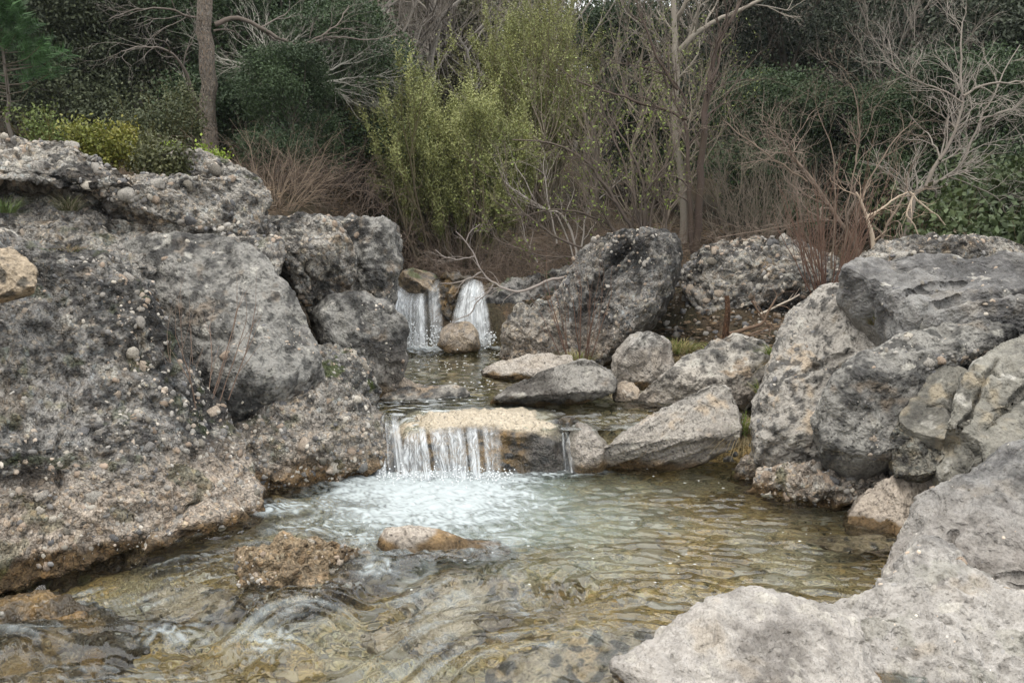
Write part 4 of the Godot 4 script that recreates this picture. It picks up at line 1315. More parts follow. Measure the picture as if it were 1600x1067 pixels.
func stream_stones() -> void:
	rock("river_stone", "crumbly brown conglomerate rock standing out of the rapids", "rock",
		[372, 925, 380, 872, 430, 846, 500, 840, 556, 858, 582, 892, 560, 935, 470, 975, 395, 985], 4.16, 8, 38, 0.18, "brown",
		{"mat": "cong", "med": 0.05, "peb": 0.03, "pebs": 0.05, "big": 0.08, "stones": [420, 40, 0.014], "pebthr": -0.1, "step": 0.009, "pebdark": 1.3, "blot": 0.15})
	rock("river_stone", "smooth speckled oblong boulder in the middle of the pool", "rock",
		[588, 862, 602, 828, 640, 820, 710, 838, 775, 850, 802, 872, 800, 905, 700, 920, 620, 910], 4.5, 4, 30, 0.17, "slab", {"facets": 0, "crk": 0.0, "med": 0.012, "big": 0.03, "fine": 0.004, "wl": WL1, "och": 0.05, "bleach": 0.6, "step": 0.009})
	rock("river_stone", "sunken brown boulder with water sliding over it, nearest at left", "rock",
		[-120, 1000, 0, 950, 80, 938, 150, 958, 205, 1000, 235, 1060, 220, 1150, 60, 1200, -150, 1180], 3.7, 8, 60, 0.2, "ochre", {"facets": 0, "blot": 0.2, "stones": [80, 8, 0.012], "peb": 0.010, "mat": "wet", "med": 0.04, "pebs": 0.05, "step": 0.009})
	rock("river_stone", "pale flat stone just under the water below the oblong boulder", "rock",
		[630, 965, 680, 935, 760, 925, 810, 950, 800, 990, 720, 1010, 650, 1005], 4.05, 0, 62, 0.1, "tan", {"facets": 0, "crk": 0.0, "med": 0.015, "big": 0.03})
	rock("river_stone", "dark purplish stone under the fast water in front of the pale flat stone", "rock",
		[570, 1010, 640, 985, 740, 990, 760, 1020, 680, 1045, 590, 1040], 3.82, 0, 66, 0.08, "tan", {"med": 0.015, "big": 0.03})
	rock("river_stone", "greyish stone under the rapids between brown rock and left bank", "rock",
		[215, 960, 270, 930, 340, 935, 390, 965, 350, 1000, 250, 1005], 4.08, 0, 60, 0.1, "tan", {"facets": 0, "crk": 0.0, "med": 0.02, "big": 0.04})
	rock("river_stone", "brown stone beside the crumbly rock, glazed by a sheet of water", "rock",
		[480, 905, 520, 858, 570, 862, 605, 895, 580, 925, 520, 940], 4.3, 0, 45, 0.11, "brown", {"mat": "wet", "big": 0.03})
	rock("river_stone", "tan sunken shelf under the shallows in front of the white lobe", "rock",
		[760, 1060, 850, 1020, 980, 1000, 1060, 1010, 1040, 1080, 900, 1120, 780, 1110], 3.42, 0, 68, 0.08, "tan", {"facets": 0, "crk": 0.0, "med": 0.015, "big": 0.03})
	rock("river_stone", "long flat stone just awash near the lip of the upper pool", "rock",
		[590, 625, 640, 610, 720, 608, 735, 622, 680, 636, 610, 640], 6.86, 0, 62, 0.08, "slab", {"facets": 0, "crk": 0.0, "big": 0.02, "med": 0.01})
	rock("river_stone", "low rounded stone at the waterline by the squarish dark boulder", "rock",
		[605, 612, 618, 592, 645, 598, 665, 612, 640, 625], 7.0, 0, 45, 0.08, "tan", {"facets": 0, "crk": 0.0, "big": 0.03, "wl": WL2, "och": 0.03})
	rock("river_stone", "dark flat stone under the clear water in the right corner of the pool", "rock",
		[1260, 858, 1330, 842, 1400, 848, 1390, 880, 1320, 885], 4.55, 0, 68, 0.06, "brown", {"big": 0.03})
	# cobbles on the bed, under water
	var xf := []
	var cl := []
	for i in 900:
		var d := rng.randf_range(2.9, 9.5)
		var x := rng.randf_range(table(CH_D, CH_L, d), table(CH_D, CH_R, d))
		var s := 0.02 + 0.06 * pow(rng.randf(), 2.5)
		xf.append(Transform3D(Basis(Vector3.UP, rng.randf() * TAU) * Basis.from_scale(Vector3(s * 1.2, s * 0.6, s)), Vector3(x, ground_h(x, d), -d)))
		var k := rng.randf_range(0.6, 1.2)
		cl.append(Color(0.30 * k, 0.225 * k, 0.12 * k).lerp(Color(0.3 * k, 0.28 * k, 0.24 * k), rng.randf() * 0.8))
	scatter("bed_cobbles", pebble_meshes[2], M.stone, xf, cl, self)
	xf = []
	cl = []
	for i in 1400:
		var d := rng.randf_range(5.5, 9.5)
		var x := table(CH_D, CH_R, d) + rng.randf_range(-0.15, 1.6)
		var s := 0.010 + 0.03 * pow(rng.randf(), 3.5)
		xf.append(Transform3D(rand_basis(1.0) * Basis.from_scale(Vector3(s * 1.2, s * 0.7, s)), Vector3(x, ground_h(x, d) + s * 0.2, -d)))
		cl.append(pebble_tint(0.85))
	scatter("bank_gravel", pebble_meshes[3], M.stone, xf, cl, self)

const ORD := ["first", "second", "third", "fourth", "fifth", "sixth", "seventh", "eighth", "ninth", "tenth", "eleventh", "twelfth", "thirteenth", "fourteenth", "fifteenth", "sixteenth"]

func row(src: Node3D, spots: Array, what: String, group: String) -> void:
	# spots: pixel column, distance, size; already in order from the left
	for k in spots.size():
		var s: Array = spots[k]
		var label := "%s, %s from left" % [what, ORD[k]]
		if k == 0:
			src.position = ground_at(s[0], s[1]); src.scale = Vector3.ONE * s[2]
			src.set_meta("label", label); src.set_meta("group", group)
		else:
			copy(src, label, group, ground_at(s[0], s[1]), rng.randf() * TAU, s[2])

func trees() -> void:
	var dk := {"h": 5.2, "r": 1.9, "lobes": 26, "lobe": 0.75, "per": 105, "leaf": "oak", "c": Color(0.017, 0.025, 0.017), "c1": Color(0.056, 0.070, 0.045), "low": 0.12}
	# holm oaks close behind the stream, right and left
	var oa := leafy_tree("evergreen_oak", "", "tree", Vector3.ZERO, dk)
	row(oa, [[1215, 15.0, 1.0], [1340, 16.5, 1.15], [1465, 14.5, 1.1], [1600, 14.0, 1.1]], "dense dark evergreen oak behind the right bank", "dark evergreen oaks on the right bank")
	var dk2 := dk.duplicate()
	dk2.merge({"c": Color(0.030, 0.040, 0.022), "c1": Color(0.095, 0.112, 0.062), "lobes": 24, "per": 80, "r": 1.7, "h": 4.6}, true)
	var ob := leafy_tree("evergreen_oak", "", "tree", Vector3.ZERO, dk2)
	row(ob, [[-20, 15.5, 1.1], [120, 14.0, 0.95], [215, 14.5, 0.95], [395, 16.0, 0.8]], "grey green evergreen oak behind the left bank ledges", "grey green evergreen oaks on the left bank")
	var dk3 := dk.duplicate()
	dk3.merge({"h": 3.2, "r": 1.5, "lobes": 20, "lobe": 0.6, "per": 100, "low": 0.05, "c": Color(0.022, 0.042, 0.018), "c1": Color(0.060, 0.095, 0.040)}, true)
	var oc := leafy_tree("evergreen_thicket", "", "tree", Vector3.ZERO, dk3)
	row(oc, [[420, 13.8, 1.0], [462, 11.2, 0.5], [545, 12.6, 0.75], [980, 18.0, 1.2], [1180, 13.0, 0.75], [1385, 12.5, 0.7], [1500, 11.8, 0.8]], "low dark green thicket at the wood's edge", "low evergreen thickets at the edge of the wood")
	# the wood on the slopes behind
	var far := {"h": 7.5, "r": 2.6, "lobes": 24, "lobe": 1.1, "per": 85, "leaf": "oakfar", "c": Color(0.035, 0.048, 0.028), "c1": Color(0.100, 0.120, 0.068), "low": 0.15}
	var fa := leafy_tree("slope_oak", "", "tree", Vector3.ZERO, far)
	row(fa, [[40, 25.0, 1.0], [180, 21.0, 0.9], [330, 27.0, 1.05], [430, 22.0, 0.8], [640, 30.0, 0.95], [770, 31.0, 0.95], [1010, 30.0, 0.45], [1110, 36.0, 0.5], [1260, 24.0, 1.0], [1390, 22.0, 1.1], [1530, 23.0, 1.1]], "dark rounded oak on the slope behind the stream", "oaks on the slope")
	var lgt := far.duplicate()
	lgt.merge({"h": 6.2, "r": 2.2, "lobes": 20, "per": 70, "c": Color(0.085, 0.09, 0.05), "c1": Color(0.19, 0.185, 0.10)}, true)
	var fc := leafy_tree("slope_tree", "", "tree", Vector3.ZERO, lgt)
	row(fc, [[140, 18.5, 0.8], [300, 19.5, 0.8], [520, 23.0, 0.85], [700, 26.0, 1.0], [905, 24.0, 0.58], [1090, 25.0, 0.6], [1170, 28.0, 0.9]], "lighter olive green tree on the slope", "olive green trees on the slope")
	var fpn := {"h": 10.0, "r": 2.4, "lobes": 30, "lobe": 0.95, "per": 85, "leaf": "pinefar", "c": Color(0.035, 0.060, 0.034), "c1": Color(0.090, 0.130, 0.070), "low": 0.35, "bark": Color(0.14, 0.11, 0.09)}
	var fb := leafy_tree("slope_pine", "", "tree", Vector3.ZERO, fpn)
	row(fb, [[-40, 34.0, 1.1], [110, 38.0, 1.1], [260, 33.0, 1.1], [480, 36.0, 1.0], [570, 42.0, 1.05], [690, 44.0, 1.05], [745, 40.0, 1.05], [840, 52.0, 0.66], [960, 42.0, 0.45], [1060, 60.0, 0.5], [1150, 50.0, 0.5], [1250, 40.0, 1.0], [1350, 34.0, 1.1], [1480, 33.0, 1.2], [1600, 30.0, 1.2]], "tall pine high on the far slope", "pines on the far slope")
	# grey leafless trees in front of the slope
	var gr := {"h": 6.5, "r": 0.09, "limbs": 26, "kids": 4, "spread": 0.55, "ratio": 0.6, "wig": 0.12, "up": 0.05, "c": Color(0.24, 0.22, 0.195), "c2": Color(0.21, 0.185, 0.16), "depth": 3, "from": 0.15, "lift": 0.9}
	var ba := bare_tree("leafless_tree", "", "tree", Vector3.ZERO, gr)
	row(ba, [[95, 17.5, 0.8], [270, 17.0, 0.85], [480, 18.0, 0.95], [575, 19.0, 1.0], [645, 21.0, 1.1], [720, 23.0, 0.9], [930, 17.0, 0.75], [1000, 20.0, 0.8], [1130, 16.0, 0.75], [1190, 20.0, 0.85], [1420, 13.5, 0.7]], "grey leafless tree with a haze of fine twigs", "grey leafless trees before the slope")
	# pollard trunk on the left bank
	var t := thing("plane_tree", "tall straight grey trunk with crooked bare side limbs, left bank", "tree", at(328, 288, 11.0))
	var org := t.position
	var w := Wood.new()
	var oo := {"c": Color(0.27, 0.235, 0.20), "c2": Color(0.25, 0.22, 0.19), "wig": 0.16, "up": 0.0, "kids": 3, "spread": 0.6, "ratio": 0.6}
	limb(w, pxs([329, 320, 328, 280, 326, 200, 323, 110, 319, 20, 316, -120, 314, -320], 11.0, org), 0.108, 0.078, 0, 0.5, 1, oo, 14)
	part("trunk", wood_mesh(w), M.bark, t)
	for L in [[[312, 190, 302, 152, 286, 106, 262, 80, 226, 73, 188, 80], 0.026, 9, -1.0], [[335, 38, 372, 28, 412, 46, 450, 66, 476, 70, 520, 58, 575, 62, 620, 54], 0.032, 12, 0.8], [[314, 28, 290, 24, 264, 14, 212, 14, 170, 30], 0.018, 8, -0.6], [[333, 48, 352, 46, 366, 50, 372, 60], 0.014, 3, 0.3], [[476, 70, 510, 50, 530, 34, 545, 8], 0.012, 6, 0.5]]:
		var lw := Wood.new()
		var lo := oo.duplicate()
		lo.c = Color(0.12, 0.10, 0.085); lo.c2 = Color(0.22, 0.20, 0.18)
		limb(lw, pxs(L[0], 11.0, org, L[3]), L[1], 0.005, L[2], 0.4, 2, lo, 6)
		part("limb", wood_mesh(lw), M.twig, t, "stuff")
	# pale forked crown sticking out of the thicket
	t = thing("pale_tree", "whitish forked bare crown rising out of the dark thicket", "tree", at(440, 330, 11.8))
	org = t.position
	oo = {"c": Color(0.42, 0.41, 0.37), "c2": Color(0.30, 0.29, 0.25), "wig": 0.14, "up": 0.02, "kids": 4, "spread": 0.5, "ratio": 0.62}
	for L in [[[440, 330, 432, 220, 424, 122, 430, 96, 446, 74, 470, 50, 482, 26], 0.03, 16], [[425, 120, 400, 106, 370, 98, 342, 90], 0.018, 12], [[427, 98, 414, 74, 394, 48], 0.012, 9], [[440, 330, 470, 220, 493, 132, 495, 108, 511, 88], 0.026, 12], [[493, 132, 520, 126, 562, 120, 600, 118], 0.016, 14], [[495, 128, 520, 108, 546, 94, 580, 72], 0.014, 14], [[495, 135, 530, 140, 570, 150], 0.010, 10]]:
		var lw := Wood.new()
		limb(lw, pxs(L[0], 11.8, org, 0.2), L[1], 0.006, L[2], 0.5, 2, oo, 5)
		part("limb", wood_mesh(lw), M.twig, t, "stuff")
	# willow in fresh leaf
	stem_shrub("willow", "large rounded willow in fresh yellow green leaf, centre of the clearing", "tree", ground_at(716, 12.6),
		{"n": 84, "lean": 0.66, "foot": 0.6, "h": 1.6, "r": 0.02, "depth": 3, "kids": 5, "spread": 0.36, "ratio": 0.52, "wig": 0.06, "up": 0.10, "c": Color(0.12, 0.10, 0.07), "c2": Color(0.17, 0.16, 0.08), "leafy": 1,
		"leaf": "willow", "lc": Color(0.19, 0.21, 0.075), "lc1": Color(0.38, 0.40, 0.16), "cover": 0.5, "bald": 0.25, "along": true})
	stem_shrub("willow", "taller willow top in yellow green leaf behind the large rounded willow", "tree", ground_at(830, 15.5),
		{"n": 34, "lean": 0.45, "foot": 0.4, "h": 2.3, "r": 0.025, "depth": 3, "kids": 5, "spread": 0.36, "ratio": 0.5, "wig": 0.06, "up": 0.10, "c": Color(0.12, 0.10, 0.07), "c2": Color(0.17, 0.16, 0.08), "leafy": 1,
		"leaf": "willow", "lc": Color(0.19, 0.21, 0.075), "lc1": Color(0.36, 0.38, 0.14), "cover": 0.35, "bald": 0.25, "along": true})
	# slender ivy brown trunks on the right bank
	t = thing("slender_tree", "slender dark reddish tree with a forked top behind the great tilted block", "tree", ground_at(1088, 10.6))
	org = t.position
	oo = {"c": Color(0.06, 0.045, 0.037), "c2": Color(0.14, 0.115, 0.098), "wig": 0.15, "up": 0.03, "kids": 3, "spread": 0.6, "ratio": 0.6}
	for L in [[[1086, 425, 1092, 330, 1098, 235, 1104, 160, 1114, 102, 1128, 58, 1150, 18, 1180, -40], 0.052, 14, 7], [[1084, 425, 1080, 340, 1076, 270, 1072, 200, 1050, 150, 1040, 118], 0.040, 8, 6], [[1108, 130, 1120, 110, 1126, 80, 1122, 48], 0.025, 4, 5],
		[[1074, 186, 1020, 166, 962, 148, 906, 128, 882, 112], 0.022, 14, 5], [[1074, 165, 1048, 122, 1002, 104, 936, 92], 0.014, 12, 4], [[1060, 140, 1030, 95, 1012, 50, 998, 15, 985, -30], 0.020, 14, 5], [[1102, 200, 1150, 130, 1180, 92, 1190, 80], 0.008, 6, 4], [[1100, 150, 1140, 128, 1170, 124, 1215, 122], 0.008, 6, 4]]:
		var lw := Wood.new()
		limb(lw, pxs(L[0], 10.6, org, 0.3), L[1], L[1] * 0.25, L[2], 0.42, 2, oo, L[3])
		part("limb", wood_mesh(lw), M.twig, t, "stuff")
	t = thing("pale_tree", "pale grey trunk with a long rising limb behind the slender dark tree", "tree", ground_at(1062, 13.0))
	org = t.position
	oo = {"c": Color(0.26, 0.235, 0.20), "c2": Color(0.30, 0.27, 0.23), "wig": 0.12, "up": 0.05, "kids": 3, "spread": 0.6, "ratio": 0.6}
	for L in [[[1068, 380, 1066, 280, 1054, 190, 1058, 110, 1054, 40, 1052, -60], 0.062, 6, 8], [[1062, 78, 1088, 52, 1120, 32, 1160, 14, 1230, -20], 0.042, 6, 7], [[1056, 30, 1068, 12, 1082, -20], 0.04, 3, 6]]:
		var lw := Wood.new()
		limb(lw, pxs(L[0], 13.0, org, -0.2), L[1], L[1] * 0.5, L[2], 0.7, 3, oo, L[3])
		part("limb", wood_mesh(lw), M.twig, t, "stuff")
	# many stemmed alder on the block
	t = thing("alder", "many stemmed bare alder with fresh buds rising behind the great tilted block", "tree", ground_at(1000, 9.9))
	org = t.position
	oo = {"c": Color(0.07, 0.058, 0.05), "c2": Color(0.17, 0.14, 0.115), "wig": 0.14, "up": 0.06, "kids": 3, "spread": 0.55, "ratio": 0.62, "leafy": 1}
	var tips := []
	for L in [[[1005, 400, 985, 350, 960, 312, 930, 266, 892, 236, 850, 222, 800, 218], 0.020, 18], [[1008, 400, 1008, 340, 1006, 290, 978, 222, 950, 180], 0.020, 14], [[975, 400, 945, 332, 926, 290, 915, 250], 0.016, 12], [[1010, 395, 1020, 320, 1040, 260, 1055, 220], 0.014, 12], [[1008, 300, 1030, 270, 1050, 250, 1068, 190], 0.010, 8], [[995, 410, 940, 395, 890, 380, 840, 350, 800, 310, 782, 270], 0.014, 16], [[985, 412, 930, 405, 870, 402, 820, 392, 770, 372], 0.010, 14], [[1000, 400, 950, 350, 900, 330, 850, 330, 800, 345], 0.012, 16], [[1010, 395, 990, 300, 960, 220, 940, 160], 0.014, 16], [[1040, 380, 1042, 330, 1030, 280, 1020, 200], 0.012, 12]]:
		var lw := Wood.new()
		limb(lw, pxs(L[0], 9.9, org, 0.2), L[1] * 1.4, 0.006, L[2], 0.45, 2, oo, 5)
		part("limb", wood_mesh(lw), M.twig, t, "stuff")
		tips.append_array(lw.tips)
	bud_leaves(t, tips, 0.07, Color(0.16, 0.20, 0.05))
	# young trees in bud between willow and alder
	var yb := {"h": 3.4, "r": 0.022, "limbs": 22, "kids": 3, "spread": 0.5, "ratio": 0.6, "wig": 0.12, "up": 0.08, "c": Color(0.20, 0.17, 0.14), "c2": Color(0.21, 0.18, 0.14), "depth": 2, "from": 0.12, "lift": 1.1, "reach": 0.28, "leafy": 1, "buds": 0.22, "budc": Color(0.15, 0.18, 0.055)}
	var yo := bare_tree("young_tree", "", "tree", Vector3.ZERO, yb)
	row(yo, [[870, 13.2, 0.95], [935, 12.4, 0.85], [985, 12.6, 1.0], [1030, 11.6, 0.9], [1080, 13.2, 1.0], [1135, 12.6, 0.85]], "slight young tree with green buds right of the willow", "young budding trees")
	# young pine
	t = thing("young_pine", "young pine with bright green needles at the left edge", "tree", at(18, 240, 10.5))
	var pw := Wood.new()
	var xf := []
	var cl := []
	limb(pw, [Vector3(0, -0.3, 0), Vector3(0.01, 0.6, 0), Vector3(-0.02, 1.2, 0), Vector3(0, 1.75, 0)], 0.026, 0.01, 0, 0.3, 1, {"c": Color(0.13, 0.115, 0.10), "c2": Color(0.12, 0.10, 0.08), "spread": 0.6}, 6)
	for k in 64:
		var y := lerpf(0.45, 1.75, pow(rng.randf(), 0.7))
		var a := rng.randf() * TAU
		var reach := lerpf(0.62, 0.1, sst(0.7, 1.8, y)) * rng.randf_range(0.6, 1.1)
		var tip := Vector3(cos(a) * reach, y + reach * 0.35, sin(a) * reach)
		pw.tube(PackedVector3Array([Vector3(0, y, 0), Vector3(cos(a) * reach * 0.6, y + reach * 0.1, sin(a) * reach * 0.6), tip]), 0.007, 0.003, 4, Color(0.14, 0.12, 0.10), Color(0.10, 0.09, 0.05))
		if y < 0.75: continue
		for q in 9:
			var f := rng.randf_range(0.45, 1.1)
			xf.append(Transform3D(Basis(Quaternion(Vector3.UP, (tip - Vector3(0, y, 0) + Vector3.UP * 0.25).normalized())) * Basis.from_scale(Vector3.ONE * rng.randf_range(0.7, 1.1)), Vector3(0, y, 0).lerp(tip, f) + Vector3(rng.randfn(), rng.randfn(), rng.randfn()) * 0.04))
			cl.append(Color(0.055, 0.12, 0.04) * rng.randf_range(0.35, 1.6))
	part("trunk", wood_mesh(pw), M.twig, t)
	scatter("needles", leaf_meshes.pine, M.leaf, xf, cl, t)

func bud_leaves(t: Node3D, tips: Array, share: float, c: Color) -> void:
	var xf := []
	var cl := []
	for e in tips:
		if rng.randf() > share: continue
		xf.append(Transform3D(rand_basis(rng.randf_range(0.7, 1.3)), e[0])); cl.append(c * rng.randf_range(0.7, 1.25))
	if xf.size(): scatter("buds", leaf_meshes.bud, M.leaf, xf, cl, t)

func shrubs() -> void:
	# yellow green spurge on the left ledge
	var sp := {"n": 46, "lean": 0.75, "foot": 0.12, "h": 0.29, "r": 0.004, "depth": 2, "kids": 4, "spread": 0.5, "ratio": 0.5, "wig": 0.10, "up": 0.10, "c": Color(0.13, 0.09, 0.04), "c2": Color(0.16, 0.14, 0.05), "leafy": 0, "leaf": "shrub", "lc": Color(0.15, 0.17, 0.03), "lc1": Color(0.31, 0.25, 0.05), "cover": 0.15, "bald": 0.12}
	stem_shrub("spurge_shrub", "round yellow green shrub with orange tips on the left ledge", "shrub", at(162, 262, 8.2), sp)
	sp.n = 26; sp.h = 0.22; sp.lc = Color(0.17, 0.25, 0.03); sp.lc1 = Color(0.26, 0.34, 0.04); sp.bald = 0.2
	stem_shrub("spurge_shrub", "small bright green shrub at the foot of the tall grey trunk", "shrub", at(302, 282, 8.3), sp)
	sp.n = 30; sp.h = 0.26; sp.lc = Color(0.05, 0.06, 0.025); sp.lc1 = Color(0.11, 0.115, 0.045)
	stem_shrub("ledge_scrub", "low dull scrub growing out of the second ledge", "shrub", at(270, 292, 7.5), sp)
	stem_shrub("ledge_scrub", "dark scrub between the yellow green shrub and the second ledge", "shrub", at(225, 268, 8.6), sp)
	sp.n = 30; sp.h = 0.34; sp.lc = Color(0.09, 0.13, 0.03); sp.lc1 = Color(0.13, 0.17, 0.045); sp.cover = 0.07
	stem_shrub("leafy_shrub", "loose light green shrub behind the crusted ledge, under the young pine", "shrub", at(70, 245, 9.2), sp)
	sp.h = 0.65; sp.lc = Color(0.05, 0.065, 0.03); sp.lc1 = Color(0.10, 0.11, 0.05); sp.cover = 0.3
	stem_shrub("leafy_shrub", "dull dark shrub between the two trunks of the left bank", "shrub", at(245, 270, 9.8), sp)
	# dead reeds and briars
	var br := {"n": 60, "lean": 0.9, "foot": 0.35, "h": 0.75, "r": 0.0045, "depth": 1, "kids": 3, "spread": 0.5, "ratio": 0.5, "wig": 0.12, "up": -0.05, "c": Color(0.18, 0.135, 0.10), "c2": Color(0.28, 0.22, 0.165)}
	stem_shrub("dead_briar", "pale brown dead briar at the end of the left ledges", "dead shrub", ground_at(430, 9.6), br)
	br.n = 70; br.h = 0.75; br.foot = 0.7; br.wig = 0.26; br.depth = 2; br.kids = 3; br.c = Color(0.10, 0.075, 0.06); br.c2 = Color(0.19, 0.15, 0.12)
	var place := [[660, 11.2, "tangled dead briar above the left far spout"], [740, 11.6, "brown tangle of dead stems above the far falls, under the willow"], [520, 11.2, "brown dead tangle in the gap behind the left ledges, beside the block"], [465, 10.6, "low dead stems right of the pale brown briar"], [700, 12.2, "dark dead tangle at the foot of the willow"], [960, 12.2, "dry tangle between the willow and the slender trunks"], [1240, 10.6, "dry brown stems between outcrop and bare shrub"], [830, 11.0, "reddish dead briar on the bank right of the far falls"], [905, 10.6, "dark dead tangle beside the great tilted block"], [580, 11.8, "dry brown stems behind the big square grey block"], [880, 11.6, "dry reddish thicket behind the bank right of the falls"], [1010, 11.0, "low dry thicket under the many stemmed alder"], [1170, 10.4, "low dry stems behind the wide conglomerate outcrop"], [380, 10.2, "upright rust coloured dead stems by the tall grey trunk"]]
	for p in place:
		stem_shrub("dead_briar", p[2], "dead shrub", ground_at(p[0], p[1]), br)
	var xf := []
	var cl := []
	for i in 2600:
		var d := rng.randf_range(6.8, 15.0)
		var x := xat(rng.randf_range(380, 1500), d)
		if x > table(CH_D, CH_L, d) - 0.1 and x < table(CH_D, CH_R, d) + 0.1 and d < 10.5: continue
		xf.append(Transform3D(Basis(Vector3.UP, rng.randf() * TAU) * Basis.from_scale(Vector3(1.0, 0.25, 1.0) * rng.randf_range(0.8, 1.5)), Vector3(x, ground_h(x, d) + 0.03, -d)))
		cl.append(Color(0.17, 0.115, 0.07) * rng.randf_range(0.5, 1.3))
	scatter("leaf_litter", leaf_meshes.bush, M.leaf, xf, cl, self)
	# fine grey brush at the wood's edge
	var gb := {"n": 50, "lean": 0.6, "foot": 0.4, "h": 1.3, "r": 0.008, "depth": 2, "kids": 4, "spread": 0.45, "ratio": 0.55, "wig": 0.10, "up": 0.03, "c": Color(0.15, 0.125, 0.10), "c2": Color(0.20, 0.175, 0.14)}
	for p in [[600, 13.2, "fine grey leafless brush left of the willow"], [545, 12.8, "fine arching leafless brush behind the left ledges"], [1180, 11.6, "grey leafless brush right of the slender dark tree"], [690, 14.0, "grey leafless brush under the willow"]]:
		stem_shrub("leafless_brush", p[2], "shrub", ground_at(p[0], p[1]), gb)
	# bare fig on the right bank
	var t := thing("bare_fig", "spreading bare shrub with pale broken stems on the right bank", "shrub", at(1350, 415, 8.2))
	var org := t.position
	var oo := {"c": Color(0.15, 0.115, 0.09), "c2": Color(0.25, 0.205, 0.17), "wig": 0.2, "up": 0.02, "kids": 4, "spread": 0.65, "ratio": 0.62}
	for L in [[[1345, 400, 1322, 358, 1270, 282, 1236, 240, 1206, 206], 0.032, 22], [[1262, 284, 1210, 250, 1166, 216, 1130, 188], 0.010, 10], [[1300, 340, 1240, 350, 1180, 362, 1120, 372], 0.006, 8], [[1300, 420, 1305, 330, 1302, 240, 1280, 180], 0.010, 14], [[1330, 410, 1350, 300, 1390, 230, 1430, 190], 0.012, 14], [[1360, 410, 1400, 330, 1420, 290], 0.018, 10], [[1320, 400, 1330, 300, 1345, 210, 1330, 130], 0.010, 14], [[1280, 420, 1250, 330, 1240, 250], 0.009, 12]]:
		var lw := Wood.new()
		limb(lw, pxs(L[0], 8.2, org, 0.2), L[1], 0.004, L[2], 0.42, 2, oo, 6)
		part("limb", wood_mesh(lw), M.twig, t, "stuff")
	var po := oo.duplicate()
	po.c = Color(0.50, 0.42, 0.33); po.c2 = Color(0.38, 0.30, 0.23)
	for L in [[[1366, 415, 1364, 370, 1352, 330, 1338, 300], 0.024, 5], [[1352, 340, 1372, 330, 1400, 310, 1420, 300], 0.012, 4], [[1430, 302, 1418, 335, 1430, 352, 1442, 390], 0.010, 3], [[1422, 300, 1455, 330, 1490, 360, 1520, 385], 0.009, 4]]:
		var lw := Wood.new()
		limb(lw, pxs(L[0], 8.0, org, 0.0), L[1], L[1] * 0.4, L[2], 0.25, 1, po, 7)
		part("broken_stem", wood_mesh(lw), M.twig, t, "stuff")
	t = thing("leaning_bare_tree", "bare grey tree leaning out over the right edge with a fan of crooked twigs", "tree", at(1425, 340, 8.4))
	org = t.position
	oo.c = Color(0.20, 0.175, 0.15); oo.c2 = Color(0.34, 0.31, 0.28); oo.kids = 4
	for L in [[[1410, 400, 1425, 330, 1432, 302, 1462, 286, 1492, 268, 1512, 240, 1532, 190, 1562, 130, 1595, 70], 0.026, 30], [[1448, 292, 1468, 250, 1492, 208, 1506, 160, 1502, 70, 1510, 10], 0.022, 28], [[1506, 150, 1550, 130, 1600, 128, 1640, 120], 0.012, 14], [[1505, 160, 1470, 140, 1430, 125, 1400, 105, 1388, 60], 0.010, 16], [[1530, 190, 1580, 170, 1620, 190], 0.010, 10], [[1480, 275, 1520, 290, 1560, 310, 1570, 330], 0.008, 8]]:
		var lw := Wood.new()
		limb(lw, pxs(L[0], 8.4, org, 0.2), L[1], 0.004, L[2], 0.42, 2, oo, 6)
		part("limb", wood_mesh(lw), M.twig, t, "stuff")
	# red brown suckers
	var su := {"n": 46, "lean": 0.55, "foot": 0.18, "h": 0.95, "r": 0.006, "depth": 1, "kids": 3, "spread": 0.35, "ratio": 0.45, "wig": 0.06, "up": 0.06, "c": Color(0.085, 0.05, 0.04), "c2": Color(0.17, 0.11, 0.085)}
	stem_shrub("sucker_shrub", "clump of thin red brown shoots beside the smooth purplish boulder", "shrub", at(1292, 448, 7.9), su)
	su.n = 40; su.h = 0.8; su.foot = 0.5
	stem_shrub("sucker_shrub", "looser thin brown shoots behind the bare shrub's pale stems", "shrub", ground_at(1400, 9.0), su)
	su.n = 18; su.h = 0.75; su.foot = 0.2; su.lean = 0.4; su.depth = 1; su.kids = 2
	stem_shrub("sucker_shrub", "thin dark red shoots before the great tilted block", "shrub", at(908, 556, 8.0), su)
	su.n = 9; su.h = 0.62; su.r = 0.005; su.c = Color(0.12, 0.075, 0.055); su.c2 = Color(0.20, 0.15, 0.12); su.kids = 4; su.lean = 0.6
	stem_shrub("dead_weed", "dead branching weed in front of the smooth grey boulder", "dead plant", at(312, 615, 5.2), su)
	# branch hanging over the upper pool
	t = thing("fallen_branch", "grey bare branch arching low over the upper pool", "branch", at(872, 436, 8.6))
	org = t.position
	oo = {"c": Color(0.27, 0.24, 0.22), "c2": Color(0.24, 0.21, 0.19), "wig": 0.14, "up": -0.02, "kids": 2, "spread": 0.6, "ratio": 0.6}
	for L in [[[885, 434, 858, 438, 838, 447, 815, 455, 795, 453, 768, 440, 750, 420, 740, 396, 726, 376, 712, 362], 0.016, 10], [[752, 425, 720, 440, 688, 443], 0.008, 4], [[772, 442, 762, 458, 745, 472, 735, 490, 712, 500, 695, 518], 0.008, 5], [[742, 400, 720, 405, 696, 402, 680, 390], 0.006, 5], [[728, 378, 735, 362, 750, 350], 0.005, 4]]:
		var lw := Wood.new()
		limb(lw, pxs(L[0], 8.6, org, 0.0), L[1], 0.004, L[2], 0.2, 1, oo, 7)
		part("limb", wood_mesh(lw), M.twig, t, "stuff")
	t = thing("pale_branches", "whitish curved dead branches lying in front of the willow's foot", "branch", at(880, 400, 10.2))
	org = t.position
